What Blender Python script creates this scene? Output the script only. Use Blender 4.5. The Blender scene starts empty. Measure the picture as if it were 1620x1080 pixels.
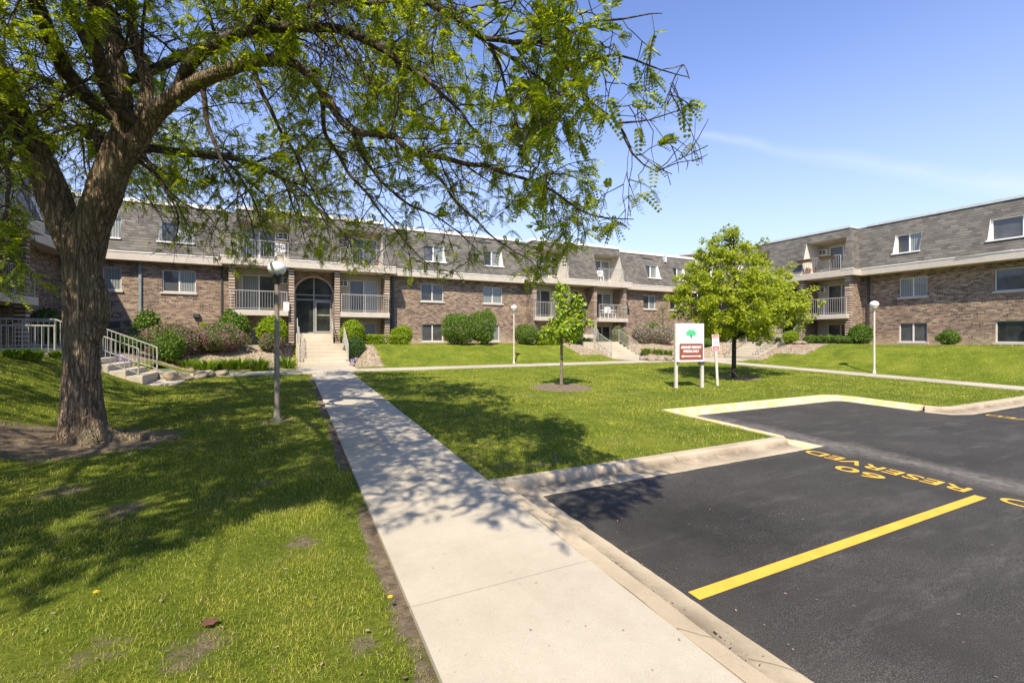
import bpy, math, random
import numpy as np
from mathutils import Vector, Matrix, noise as mnoise

R = math.radians
random.seed(7)
rng = np.random.default_rng(7)
sc = bpy.context.scene
C = sc.collection

# ------------------------------------------------------------ camera, sky, sun
H = 2.0                                   # lens height above the lawn beside it
cam = bpy.data.objects.new('camera', bpy.data.cameras.new('camera'))
C.objects.link(cam)
cam.location = (0, 0, H)
cam.rotation_euler = (R(90), 0, R(-26.01))
cam.data.sensor_width = 36
cam.data.lens = 36 * 717 / 1620
cam.data.shift_y = -7 / 1620
cam.data.clip_start = 0.05
cam.data.clip_end = 3000
sc.camera = cam

SUN = Vector((-.43, -.68, 1.0)).normalized()
SKY_STRENGTH = 0.142
world = bpy.data.worlds.new('World')
sc.world = world
world.use_nodes = True
wn = world.node_tree.nodes
wl = world.node_tree.links
sky = wn.new('ShaderNodeTexSky')
sky.sky_type = 'NISHITA'
sky.sun_disc = False
sky.sun_elevation = math.asin(SUN.z)
sky.sun_rotation = math.atan2(SUN.x, SUN.y)
sky.altitude = 200
sky.air_density = 1.0
sky.dust_density = 0.0
sky.ozone_density = 4.0
bg = wn['Background']
bg.inputs['Strength'].default_value = SKY_STRENGTH
# one long thin cirrus streak
STREAK_A = Vector((.7388, .7517, .4575)).normalized()
STREAK_B = Vector((1.4539, .4032, .3250)).normalized()
s_n = STREAK_A.cross(STREAK_B).normalized()
tc = wn.new('ShaderNodeTexCoord')


def wmath(op, a, b=None):
    n_ = wn.new('ShaderNodeMath')
    n_.operation = op
    for k_, v_ in enumerate((a, b)):
        if v_ is None:
            continue
        if hasattr(v_, 'is_linked'):
            wl.new(v_, n_.inputs[k_])
        else:
            n_.inputs[k_].default_value = v_
    return n_.outputs[0]


def wdot(v):
    n_ = wn.new('ShaderNodeVectorMath')
    n_.operation = 'DOT_PRODUCT'
    n_.inputs[1].default_value = v
    wl.new(tc.outputs['Generated'], n_.inputs[0])
    return n_.outputs['Value']


ns = wn.new('ShaderNodeTexNoise')
ns.inputs['Scale'].default_value = 9
ns.inputs['Detail'].default_value = 7
wl.new(tc.outputs['Generated'], ns.inputs['Vector'])
along = wdot((STREAK_B - STREAK_A).normalized())
d0 = STREAK_A.dot((STREAK_B - STREAK_A).normalized())
al = wmath('SUBTRACT', along, d0 - .03)
wid = wmath('ADD', wmath('MULTIPLY', wmath('MAXIMUM', al, 0.0), .030), .008)
off = wmath('ADD', wdot(s_n), wmath('MULTIPLY', wmath('SUBTRACT', ns.outputs['Fac'], .5), .030))
prof_ = wmath('SUBTRACT', 1.0, wmath('DIVIDE', wmath('ABSOLUTE', off), wid))
prof_ = wmath('MAXIMUM', prof_, 0.0)
gate = wmath('MINIMUM', wmath('MAXIMUM', wmath('MULTIPLY', al, 9.0), 0.0), 1.0)
fac = wmath('MULTIPLY', wmath('MULTIPLY', wmath('MULTIPLY', prof_, gate), ns.outputs['Fac']), .22)
mx = wn.new('ShaderNodeMixRGB')
mx.inputs['Color2'].default_value = (5.2, 5.6, 6.2, 1)
wl.new(fac, mx.inputs['Fac'])
sz = wn.new('ShaderNodeSeparateXYZ')
wl.new(tc.outputs['Generated'], sz.inputs[0])
low = wmath('MAXIMUM', wmath('SUBTRACT', 1.0, wmath('MULTIPLY', wmath('MAXIMUM', sz.outputs['Z'], 0.0), 1.75)), 0.0)
hz = wn.new('ShaderNodeMixRGB')
hz.inputs['Color2'].default_value = (2.75, 3.45, 3.95, 1)
wl.new(wmath('MULTIPLY', wmath('POWER', low, 1.5), .92), hz.inputs['Fac'])
wl.new(sky.outputs['Color'], hz.inputs['Color1'])
wl.new(hz.outputs['Color'], mx.inputs['Color1'])
tint = wn.new('ShaderNodeMixRGB')
tint.blend_type = 'MULTIPLY'
tint.inputs['Fac'].default_value = 1
tint.inputs['Color2'].default_value = (1.02, .92, 1.05, 1)
wl.new(mx.outputs['Color'], tint.inputs['Color1'])
wl.new(tint.outputs['Color'], bg.inputs['Color'])

sun = bpy.data.objects.new('sun', bpy.data.lights.new('sun', 'SUN'))
C.objects.link(sun)
sun.data.energy = 4.4
sun.data.angle = R(0.53)
sun.data.color = (1.0, .905, .75)
sun.rotation_euler = (-SUN).to_track_quat('-Z', 'Y').to_euler()
sun.location = (-20, -40, 50)

sc.view_settings.view_transform = 'Standard'
sc.view_settings.look = 'None'
sc.view_settings.exposure = 0.94
sc.view_settings.gamma = 1
sc.cycles.max_bounces = 8
sc.cycles.transparent_max_bounces = 8

# ------------------------------------------------------------ terrain and helpers
F, CX, HY = 717., 810., 533.
VU, VS = .8987, .4386


def ray(px, py):
    a = (px - CX) / F
    return Vector((VS + VU * a, VU - VS * a, (HY - py) / F))


def at(px, py, t):                         # point at depth t metres from the lens
    r = ray(px, py)
    return Vector((r.x * t, r.y * t, H + r.z * t))


def proj(p):
    p = np.asarray(p, float)
    d = VS * p[..., 0] + VU * p[..., 1]
    l = VU * p[..., 0] - VS * p[..., 1]
    d = np.where(np.abs(d) < 1e-3, 1e-3, d)
    return CX + F * l / d, HY - F * (p[..., 2] - H) / d, d


def sm(t):
    t = np.clip(t, 0, 1)
    return t * t * (3 - 2 * t)


def base_h(y):
    return .025 * np.minimum(y, 22.5)


STAIRS_X = [(1.45, 1.35), (20.05, 1.35)]
E3Y, E4Y = 20.8, 19.1


def G(x, y):
    x = np.asarray(x, float)
    y = np.asarray(y, float)
    b = base_h(y)
    wm = sm((y - 21.75) / 4.9)
    for xc, hw in STAIRS_X:
        cut = 1 - sm((np.abs(x - xc) - hw) / .9)
        wm = wm * (1 - cut * (y < 26.6))
    wr = sm((x - 24.4) / 5.2)
    wr = wr * (1 - (1 - sm((np.abs(y - E3Y) - 1.3) / .9)) * (x < 29.6))
    wl_ = sm((-3.1 - x) / 3.6)
    wl_ = wl_ * (1 - (1 - sm((np.abs(y - E4Y) - 1.3) / .9)) * (x > -6.3))
    w = np.maximum(np.maximum(wm, wr), wl_)
    return b + (1.6 - b) * w


def g(x, y):
    return float(G(x, y))


def hit(px, py):                           # where the sight line meets the ground
    r = ray(px, py)
    t = 1.0
    while t < 60:
        x, y, z = r.x * t, r.y * t, H + r.z * t
        if z <= g(x, y):
            return Vector((x, y, g(x, y))), t
        t += .02
    return Vector((r.x * t, r.y * t, 1.6)), t


def tag(o, label=None, cat=None, group=None, kind=None):
    if label:
        o['label'] = label
    if cat:
        o['category'] = cat
    if group:
        o['group'] = group
    if kind:
        o['kind'] = kind
    return o


def thing(name, label, cat, loc=(0, 0, 0), rz=0, group=None):
    o = bpy.data.objects.new(name, None)
    o.empty_display_size = .2
    C.objects.link(o)
    o.location = loc
    o.rotation_euler = (0, 0, rz)
    return tag(o, label, cat, group)


def copy_tree(o, parent=None):
    c = o.copy()
    C.objects.link(c)
    c.parent = parent
    for ch in list(o.children):
        copy_tree(ch, c)
    return c


def np_mesh(name, V, faces, mat, parent=None, smooth=False, attrs=None):
    """faces: list of int arrays of shape (n, k)"""
    me = bpy.data.meshes.new(name)
    V = np.asarray(V, np.float32).reshape(-1, 3)
    me.vertices.add(len(V))
    me.vertices.foreach_set('co', V.ravel())
    faces = [np.asarray(f, np.int32) for f in faces if len(f)]
    li = np.concatenate([f.ravel() for f in faces])
    tot = np.concatenate([np.full(len(f), f.shape[1], np.int32) for f in faces])
    st = np.concatenate([[0], np.cumsum(tot)[:-1]]).astype(np.int32)
    me.loops.add(len(li))
    me.loops.foreach_set('vertex_index', li)
    me.polygons.add(len(tot))
    me.polygons.foreach_set('loop_start', st)
    if smooth:
        me.polygons.foreach_set('use_smooth', np.ones(len(tot), bool))
    if attrs:
        for k, v in attrs.items():
            a = me.attributes.new(k, 'FLOAT', 'POINT')
            a.data.foreach_set('value', np.asarray(v, np.float32))
    me.update(calc_edges=True)
    me.validate()
    me.materials.append(mat)
    o = bpy.data.objects.new(name, me)
    C.objects.link(o)
    o.parent = parent
    return o


class MB:
    def __init__(s):
        s.v = []
        s.f = []

    def quad(s, *ps):
        i = len(s.v)
        s.v += [tuple(p) for p in ps]
        s.f.append(tuple(range(i, i + len(ps))))
        return s

    def box(s, x0, x1, y0, y1, z0, z1):
        i = len(s.v)
        s.v += [(x0, y0, z0), (x1, y0, z0), (x1, y1, z0), (x0, y1, z0),
                (x0, y0, z1), (x1, y0, z1), (x1, y1, z1), (x0, y1, z1)]
        for q in ((0, 3, 2, 1), (4, 5, 6, 7), (0, 1, 5, 4), (1, 2, 6, 5), (2, 3, 7, 6), (3, 0, 4, 7)):
            s.f.append(tuple(i + k for k in q))
        return s

    def tube(s, pts, rad, n=8, cap=True):
        pts = [Vector(p) for p in pts]
        if not hasattr(rad, '__len__'):
            rad = [rad] * len(pts)
        i0 = len(s.v)
        a = None
        for k, p in enumerate(pts):
            d = (pts[min(k + 1, len(pts) - 1)] - pts[max(k - 1, 0)]).normalized()
            if a is None:
                a = d.orthogonal().normalized()
            a = (a - d * a.dot(d)).normalized()
            b = d.cross(a)
            for j in range(n):
                t = 2 * math.pi * j / n
                s.v.append(tuple(p + (a * math.cos(t) + b * math.sin(t)) * rad[k]))
        for k in range(len(pts) - 1):
            for j in range(n):
                s.f.append((i0 + k * n + j, i0 + k * n + (j + 1) % n, i0 + (k + 1) * n + (j + 1) % n, i0 + (k + 1) * n + j))
        if cap:
            s.f.append(tuple(i0 + j for j in range(n))[::-1])
            e = i0 + (len(pts) - 1) * n
            s.f.append(tuple(e + j for j in range(n)))
        return s

    def lathe(s, prof, n=24, c=(0, 0, 0)):
        i0 = len(s.v)
        for r, z in prof:
            for j in range(n):
                t = 2 * math.pi * j / n
                s.v.append((c[0] + r * math.cos(t), c[1] + r * math.sin(t), c[2] + z))
        for k in range(len(prof) - 1):
            for j in range(n):
                s.f.append((i0 + k * n + j, i0 + k * n + (j + 1) % n, i0 + (k + 1) * n + (j + 1) % n, i0 + (k + 1) * n + j))
        return s

    def add(s, V, Fc, M=None):
        i = len(s.v)
        for p in V:
            s.v.append(tuple(M @ Vector(p)) if M is not None else tuple(p))
        s.f += [tuple(i + k for k in f) for f in Fc]
        return s

    def build(s, name, mat, parent=None, smooth=False, bevel=0):
        me = bpy.data.meshes.new(name)
        me.from_pydata(s.v, [], s.f)
        me.update()
        if smooth:
            me.polygons.foreach_set('use_smooth', np.ones(len(me.polygons), bool))
        me.materials.append(mat)
        o = bpy.data.objects.new(name, me)
        C.objects.link(o)
        o.parent = parent
        if bevel:
            m = o.modifiers.new('bevel', 'BEVEL')
            m.width = bevel
            m.segments = 2
            m.limit_method = 'ANGLE'
        return o


# ------------------------------------------------------------ materials
class NT:
    def __init__(s, name):
        s.m = bpy.data.materials.new(name)
        s.m.use_nodes = True
        s.t = s.m.node_tree
        s.p = s.t.nodes['Principled BSDF']
        s.out = s.t.nodes['Material Output']

    def n(s, typ, **kw):
        nd = s.t.nodes.new(typ)
        for k, v in kw.items():
            if k in nd.inputs:
                nd.inputs[k].default_value = v
            else:
                setattr(nd, k, v)
        return nd

    def l(s, a, b):
        s.t.links.new(a, b)

    def ramp(s, fac, stops, interp='LINEAR'):
        r = s.n('ShaderNodeValToRGB')
        r.color_ramp.interpolation = interp
        el = r.color_ramp.elements
        while len(el) < len(stops):
            el.new(.5)
        for e, (p, c) in zip(el, stops):
            e.position = p
            e.color = (*c, 1) if len(c) == 3 else c
        s.l(fac, r.inputs['Fac'])
        return r.outputs['Color']

    def noise(s, scale, vec=None, detail=4, rough=.55, dist=0):
        nd = s.n('ShaderNodeTexNoise')
        nd.inputs['Scale'].default_value = scale
        nd.inputs['Detail'].default_value = detail
        nd.inputs['Roughness'].default_value = rough
        nd.inputs['Distortion'].default_value = dist
        if vec is not None:
            s.l(vec, nd.inputs['Vector'])
        return nd.outputs['Fac']

    def obj(s, scale=None):
        c = s.n('ShaderNodeTexCoord').outputs['Object']
        if scale:
            m = s.n('ShaderNodeMapping')
            m.inputs['Scale'].default_value = scale
            s.l(c, m.inputs['Vector'])
            c = m.outputs['Vector']
        return c

    def mix(s, fac, a, b, mode='MIX'):
        m = s.n('ShaderNodeMixRGB', blend_type=mode)
        for sock, v in ((m.inputs['Fac'], fac), (m.inputs['Color1'], a), (m.inputs['Color2'], b)):
            if hasattr(v, 'is_linked'):
                s.l(v, sock)
            else:
                sock.default_value = v if not isinstance(v, tuple) else (*v, 1)
        return m.outputs['Color']

    def math(s, op, a, b=0.0):
        m = s.n('ShaderNodeMath', operation=op)
        for sock, v in ((m.inputs[0], a), (m.inputs[1], b)):
            if hasattr(v, 'is_linked'):
                s.l(v, sock)
            else:
                sock.default_value = v
        return m.outputs[0]

    def bump(s, h, strength=.5, dist=.01):
        b = s.n('ShaderNodeBump', Strength=strength, Distance=dist)
        s.l(h, b.inputs['Height'])
        s.l(b.outputs['Normal'], s.p.inputs['Normal'])

    def col(s, c):
        if hasattr(c, 'is_linked'):
            s.l(c, s.p.inputs['Base Color'])
        else:
            s.p.inputs['Base Color'].default_value = (*c, 1)

    def rough(s, v):
        s.p.inputs['Roughness'].default_value = v
        return s


def mottled(name, c1, c2, scale=6, rough=.8, bump=.15, bscale=60, bdist=.004, metal=0, spec=None):
    t = NT(name)
    o = t.obj()
    t.col(t.ramp(t.noise(scale, o, 6), [(.3, c1), (.7, c2)]))
    t.rough(rough)
    t.p.inputs['Metallic'].default_value = metal
    if spec is not None:
        t.p.inputs['Specular IOR Level'].default_value = spec
    if bump:
        t.bump(t.noise(bscale, o, 3), bump, bdist)
    return t.m


def facade_vec(t):
    o = t.obj()
    sx = t.n('ShaderNodeSeparateXYZ')
    t.l(o, sx.inputs[0])
    cb = t.n('ShaderNodeCombineXYZ')
    t.l(t.math('ADD', sx.outputs['X'], sx.outputs['Y']), cb.inputs['X'])
    t.l(sx.outputs['Z'], cb.inputs['Y'])
    return cb.outputs[0], sx.outputs['Z'], o


def brick_mat(name, w, h, mortar, stops, mcol, rough=.9, bstr=.5, bdist=.01, low=None):
    t = NT(name)
    vec, z, o = facade_vec(t)
    b = t.n('ShaderNodeTexBrick')
    t.l(vec, b.inputs['Vector'])
    for k, v in (('Scale', 1), ('Brick Width', w), ('Row Height', h), ('Mortar Size', mortar), ('Bias', 0), ('Mortar Smooth', .1)):
        b.inputs[k].default_value = v
    b.inputs['Color1'].default_value = (0, 0, 0, 1)
    b.inputs['Color2'].default_value = (1, 1, 1, 1)
    b.inputs['Mortar'].default_value = (.5, .5, .5, 1)
    sv = t.n('ShaderNodeSeparateXYZ')
    t.l(vec, sv.inputs[0])
    row = t.math('FLOOR', t.math('DIVIDE', sv.outputs['Y'], h))
    odd = t.math('MULTIPLY', t.math('MODULO', t.math('ABSOLUTE', row), 2.0), .5)
    colm = t.math('FLOOR', t.math('ADD', t.math('DIVIDE', sv.outputs['X'], w), odd))
    cc = t.n('ShaderNodeCombineXYZ')
    t.l(colm, cc.inputs['X'])
    t.l(row, cc.inputs['Y'])
    wnz = t.n('ShaderNodeTexWhiteNoise', noise_dimensions='3D')
    t.l(cc.outputs[0], wnz.inputs['Vector'])
    c = t.ramp(wnz.outputs['Value'], stops, 'CONSTANT' if len(stops) > 3 else 'LINEAR')
    big = t.ramp(t.noise(.7, o, 5), [(.3, (.78, .78, .78)), (.7, (1.12, 1.1, 1.08))])
    fine = t.ramp(t.noise(25, o, 3), [(.3, (.85, .85, .85)), (.7, (1.1, 1.1, 1.1))])
    c = t.mix(1.0, c, fine, 'MULTIPLY')
    c = t.mix(b.outputs['Fac'], c, mcol)
    c = t.mix(1.0, c, big, 'MULTIPLY')
    if low:                                # mineral bloom low on the wall
        f = t.math('ADD', t.math('MULTIPLY', t.math('SUBTRACT', low[0], z), .9), t.math('MULTIPLY', t.math('SUBTRACT', t.noise(1.1, o, 5), .5), 1.6))
        cl = t.n('ShaderNodeClamp')
        t.l(f, cl.inputs['Value'])
        c = t.mix(t.math('MULTIPLY', cl.outputs[0], .7), c, low[1])
    t.col(c)
    t.rough(rough)
    inv = t.math('SUBTRACT', 1.0, b.outputs['Fac'])
    t.bump(t.math('ADD', inv, t.math('MULTIPLY', t.noise(40, o, 3), .4)), bstr, bdist)
    return t.m


M = {}
M['brick'] = brick_mat('brown_brick', .20, .072, .009,
                       [(0, (.052, .035, .028)), (.10, (.22, .140, .095)), (.26, (.30, .214, .145)), (.42, (.155, .095, .070)), (.54, (.26, .178, .122)),
                        (.70, (.11, .072, .055)), (.78, (.385, .286, .192)), (.90, (.19, .126, .10))], (.27, .22, .165), low=(2.35, (.45, .36, .235)))
M['quoin'] = brick_mat('striped_brick', 3.0, .15, .042,
                       [(0, (.46, .35, .25)), (.3, (.58, .48, .36)), (.6, (.40, .29, .22)), (.85, (.62, .52, .40))], (.10, .07, .055), bdist=.03)
M['arch_brick'] = mottled('pale_arch_brick', (.34, .24, .18), (.50, .40, .31), 9, .9, .3)
def shingles():
    t = NT('grey_shingle')
    vec, z, o = facade_vec(t)
    b = t.n('ShaderNodeTexBrick')
    t.l(vec, b.inputs['Vector'])
    for k, v in (('Scale', 1), ('Brick Width', .31), ('Row Height', .142), ('Mortar Size', 0.0), ('Bias', 0)):
        b.inputs[k].default_value = v
    b.inputs['Color1'].default_value = (0, 0, 0, 1)
    b.inputs['Color2'].default_value = (1, 1, 1, 1)
    c = t.ramp(b.outputs['Color'], [(0, (.093, .085, .073)), (.5, (.130, .119, .102)), (1, (.172, .158, .136))])
    fr = t.math('FRACT', t.math('DIVIDE', z, .142))
    line = t.ramp(fr, [(.0, (0, 0, 0)), (.10, (.1, .1, .1)), (.26, (1, 1, 1)), (1, (1, 1, 1))])  # shadow line of each shingle course, painted into the colour
    irr = t.ramp(t.noise(3.2, t.obj((1, 1, 2.2)), 5, .65), [(.38, (1, 1, 1)), (.62, (.25, .25, .25))])
    c = t.mix(irr, t.mix(.45, c, line, 'MULTIPLY'), c)
    c = t.mix(.42, c, line, 'MULTIPLY')
    c = t.mix(1.0, c, t.ramp(t.noise(.6, o, 6, .6), [(.3, (.80, .79, .78)), (.7, (1.12, 1.11, 1.10))]), 'MULTIPLY')
    t.col(c)
    t.rough(.95)
    t.bump(t.math('ADD', t.math('MULTIPLY', fr, -1.0), t.math('MULTIPLY', t.noise(60, o, 3), .3)), .5, .012)
    return t.m


M['shingle'] = shingles()
M['fascia'] = mottled('tan_fascia', (.44, .385, .315), (.52, .46, .38), 2.5, .7, .08)
M['white_trim'] = mottled('white_trim', (.72, .70, .65), (.82, .80, .75), 4, .6, .05)
M['cheek'] = mottled('cheek_panel', (.56, .52, .44), (.66, .62, .54), 4, .7, .05)
M['coping'] = mottled('pale_coping', (.74, .70, .62), (.84, .80, .72), 3, .6, .05)
M['window_frame'] = mottled('window_frame', (.55, .53, .48), (.66, .63, .57), 5, .5, 0)
M['rail'] = mottled('painted_rail', (.31, .295, .26), (.40, .38, .335), 9, .55, .1)
M['white_plastic'] = mottled('white_plastic', (.74, .74, .72), (.82, .82, .80), 6, .45, 0)
M['dark_metal'] = mottled('dark_metal', (.03, .03, .03), (.07, .065, .06), 9, .5, .1)
M['grey_metal'] = mottled('grey_metal', (.16, .19, .20), (.26, .29, .29), 6, .45, .1)
M['galvanised'] = mottled('galvanised', (.42, .46, .47), (.58, .60, .60), 8, .45, .05)
M['pole'] = mottled('lamp_pole_paint', (.17, .145, .11), (.27, .23, .175), 12, .6, .2)
M['globe'] = mottled('opal_globe', (.78, .78, .75), (.86, .86, .84), 3, .22, 0)
M['globe'].node_tree.nodes['Principled BSDF'].inputs['Subsurface Weight'].default_value = .25
M['globe_old'] = mottled('weathered_globe', (.70, .70, .68), (.85, .85, .83), 5, .2, .03, 20)
M['sign_white'] = mottled('sign_white', (.80, .80, .77), (.86, .86, .83), 3, .4, 0)
M['sign_brown'] = mottled('sign_brown', (.23, .062, .034), (.27, .078, .044), 5, .45, 0)
M['sign_red'] = mottled('sign_red', (.55, .05, .04), (.62, .08, .06), 5, .45, 0)
M['sign_green'] = mottled('sign_green', (.05, .42, .16), (.10, .52, .24), 40, .5, 0)
M['sign_grey'] = mottled('sign_grey', (.40, .39, .34), (.48, .46, .40), 5, .5, 0)
M['timber'] = mottled('weathered_timber', (.46, .42, .34), (.60, .55, .46), 7, .8, .3)
M['terracotta'] = mottled('terracotta', (.42, .14, .08), (.52, .20, .12), 12, .8, .1)
M['basket'] = mottled('coir_basket', (.13, .075, .03), (.24, .14, .06), 40, .95, .5, 90)
M['stone'] = mottled('garden_stone', (.17, .135, .10), (.36, .29, .215), 4, .95, .8, 14, .03)
M['dead_leaf'] = mottled('dead_leaf', (.075, .028, .02), (.13, .05, .035), 30, .9, .2)
M['litter'] = mottled('dry_litter', (.13, .08, .045), (.40, .32, .21), 3, .9, 0)
M['dandelion'] = mottled('yellow_petals', (.75, .45, .01), (.85, .58, .02), 30, .7, 0)
M['paint'] = NT('yellow_paint').m


def siding():
    t = NT('beige_siding')
    vec, z, o = facade_vec(t)
    w = t.n('ShaderNodeTexWave', wave_type='BANDS', bands_direction='X', wave_profile='SAW')
    w.inputs['Scale'].default_value = 2.6
    t.l(vec, w.inputs['Vector'])
    g_ = t.ramp(w.outputs['Fac'], [(0, (.55, .55, .55)), (.08, (1, 1, 1)), (1, (1, 1, 1))])
    c = t.ramp(t.noise(2, o, 5), [(.3, (.40, .35, .275)), (.7, (.48, .425, .34))])
    t.col(t.mix(1.0, c, g_, 'MULTIPLY'))
    t.rough(.8)
    t.bump(g_, .5, .01)
    return t.m


M['siding'] = siding()


def glass_mat(name, c1, c2, stripes=0):
    t = NT(name)
    vec, z, o = facade_vec(t)
    if stripes:                            # hanging blinds behind the glass
        w = t.n('ShaderNodeTexWave', wave_type='BANDS', bands_direction='X', wave_profile='SIN')
        w.inputs['Scale'].default_value = stripes
        w.inputs['Distortion'].default_value = .6
        t.l(vec, w.inputs['Vector'])
        t.col(t.ramp(w.outputs['Fac'], [(.1, c1), (.9, c2)]))
    else:
        t.col(t.ramp(t.noise(1.6, o, 3), [(.35, c1), (.7, c2)]))
    t.rough(.35)
    t.p.inputs['Coat Weight'].default_value = 1
    t.p.inputs['Coat Roughness'].default_value = .02
    t.p.inputs['Coat IOR'].default_value = 1.42
    return t.m


M['glass_dark'] = glass_mat('dark_glass', (.010, .012, .012), (.05, .052, .05))
M['glass_blind'] = glass_mat('glass_with_blinds', (.11, .122, .115), (.25, .268, .25), 3.0)
M['glass_screen'] = glass_mat('screened_glass', (.045, .048, .048), (.085, .088, .085))
M['door_frame'] = mottled('door_frame', (.24, .235, .22), (.32, .31, .29), 6, .45, 0)
M['glass_door'] = glass_mat('door_glass', (.006, .008, .006), (.04, .045, .028))
M['glass_door'].node_tree.nodes['Principled BSDF'].inputs['Coat Weight'].default_value = .35
M['glass_door'].node_tree.nodes['Principled BSDF'].inputs['Specular IOR Level'].default_value = .2


def concrete(name, c1, c2, stain, joints=None):
    t = NT(name)
    o = t.obj()
    c = t.ramp(t.noise(1.3, o, 8, .65), [(.25, c1), (.75, c2)])
    c = t.mix(t.ramp(t.noise(.35, o, 6, .7), [(.46, (0, 0, 0)), (.70, (.62, .62, .62))]), c, stain)
    sp = t.ramp(t.noise(230, o, 2), [(.34, (.80, .79, .77)), (.5, (1, 1, 1)), (.68, (1.06, 1.06, 1.05))])
    c = t.mix(1.0, c, sp, 'MULTIPLY')
    t2 = t.ramp(t.noise(28, o, 3, .6), [(.24, (.62, .58, .52)), (.34, (1, 1, 1))])
    c = t.mix(.6, c, t2, 'MULTIPLY')
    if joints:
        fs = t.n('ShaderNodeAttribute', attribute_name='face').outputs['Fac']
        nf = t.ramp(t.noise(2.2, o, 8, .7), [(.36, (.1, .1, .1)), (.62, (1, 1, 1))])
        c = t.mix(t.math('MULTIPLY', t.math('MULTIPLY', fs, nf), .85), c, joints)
        sx = t.n('ShaderNodeSeparateXYZ')
        t.l(o, sx.inputs[0])
        fr = t.math('FRACT', t.math('DIVIDE', t.math('ADD', t.math('ADD', sx.outputs['X'], sx.outputs['Y']), t.math('MULTIPLY', t.noise(3, o, 3), .12)), 3.07))
        ln = t.math('LESS_THAN', t.math('ABSOLUTE', t.math('SUBTRACT', fr, .5)), .0032)
        c = t.mix(t.math('MULTIPLY', ln, .5), c, (.06, .045, .03))
    t.col(c)
    t.rough(.92)
    t.bump(t.math('ADD', t.noise(160, o, 3), t.math('MULTIPLY', t.noise(14, o, 4), .8)), .35, .006)
    return t.m


M['concrete'] = concrete('pale_concrete', (.385, .34, .268), (.465, .415, .332), (.29, .245, .18))
M['step_concrete'] = concrete('step_concrete', (.47, .41, .31), (.56, .49, .38), (.34, .28, .20))
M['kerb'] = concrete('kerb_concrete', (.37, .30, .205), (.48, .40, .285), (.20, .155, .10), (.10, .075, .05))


def kerb_yellow():
    t = NT('faded_yellow_kerb')
    o = t.obj()
    c = t.ramp(t.noise(2, o, 7, .65), [(.3, (.45, .39, .28)), (.7, (.56, .50, .38))])
    m = t.ramp(t.noise(5, o, 8, .72), [(.44, (0, 0, 0)), (.63, (.95, .95, .95))])
    c = t.mix(m, c, (.66, .44, .07))
    c = t.mix(.7, c, t.ramp(t.noise(22, o, 3), [(.28, (.55, .5, .42)), (.4, (1, 1, 1))]), 'MULTIPLY')
    t.col(c)
    t.rough(.9)
    t.bump(t.noise(90, o, 3), .3, .006)
    return t.m


M['kerb_yellow'] = kerb_yellow()


def asphalt():
    t = NT('asphalt')
    o = t.obj()
    c = t.ramp(t.noise(.8, o, 8, .65), [(.25, (.021, .019, .0165)), (.75, (.041, .037, .0325))])
    dust = t.ramp(t.noise(1.6, t.obj((.35, 1.6, 1)), 9, .75), [(.52, (0, 0, 0)), (.74, (.55, .55, .55))])
    c = t.mix(dust, c, (.115, .106, .094))
    sx = t.n('ShaderNodeSeparateXYZ')
    t.l(o, sx.inputs[0])
    # worn pale strip along the stall ends, where the two pavings meet
    wob = t.math('MULTIPLY', t.math('SUBTRACT', t.noise(1.2, o, 4), .5), 1.0)
    dx = t.math('ABSOLUTE', t.math('SUBTRACT', t.math('ADD', sx.outputs['X'], wob), 8.95))
    st = t.math('MAXIMUM', t.math('SUBTRACT', .55, dx), 0.0)
    st = t.math('MULTIPLY', t.math('MULTIPLY', st, 1.5), t.ramp(t.noise(9, o, 8, .8), [(.35, (0, 0, 0)), (.6, (1, 1, 1))]))
    c = t.mix(st, c, (.20, .18, .155))
    # oil stain in the near stall
    d = t.n('ShaderNodeVectorMath', operation='DISTANCE')
    d.inputs[1].default_value = (4.3, 3.5, -.02)
    t.l(o, d.inputs[0])
    oil = t.math('SUBTRACT', 1.35, t.math('ADD', d.outputs['Value'], t.math('MULTIPLY', t.math('SUBTRACT', t.noise(2.2, o, 6), .5), 1.6)))
    cl = t.n('ShaderNodeClamp')
    t.l(oil, cl.inputs['Value'])
    c = t.mix(t.math('MULTIPLY', cl.outputs[0], .9), c, (.011, .009, .008))
    speck = t.ramp(t.noise(130, o, 3, .75), [(.52, (0, 0, 0)), (.66, (1, 1, 1))])
    where = t.ramp(t.noise(.7, t.obj((1, 1.4, 1)), 6, .6), [(.36, (.25, .25, .25)), (.66, (1, 1, 1))])
    c = t.mix(t.math('MULTIPLY', t.math('MULTIPLY', speck, .7), where), c, (.22, .205, .18))
    scuff = t.ramp(t.noise(5, t.obj((.5, 2.2, 1)), 8, .8), [(.60, (0, 0, 0)), (.72, (.6, .6, .6))])
    c = t.mix(t.math('MULTIPLY', scuff, where), c, (.16, .15, .135))
    t.col(c)
    t.rough(.88)
    t.p.inputs['Specular IOR Level'].default_value = .35
    vo = t.n('ShaderNodeTexVoronoi')
    vo.inputs['Scale'].default_value = 75
    t.l(o, vo.inputs['Vector'])
    t.bump(t.math('ADD', vo.outputs['Distance'], t.noise(300, o, 2)), .5, .008)
    return t.m


M['asphalt'] = asphalt()


def paint():
    t = NT('yellow_road_paint')
    o = t.obj()
    c = t.ramp(t.noise(6, o, 6, .65), [(.3, (.56, .325, .03)), (.7, (.66, .40, .045))])
    m = t.ramp(t.noise(38, o, 8, .8), [(.56, (0, 0, 0)), (.66, (1, 1, 1))])
    big = t.ramp(t.noise(1.7, o, 4), [(.35, (.25, .25, .25)), (.65, (1, 1, 1))])
    c = t.mix(t.math('MULTIPLY', t.math('MULTIPLY', m, .8), big), c, (.09, .07, .045))
    t.col(c)
    t.rough(.75)
    t.bump(t.noise(180, o, 3), .35, .005)
    return t.m


M['paint'] = paint()


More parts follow.
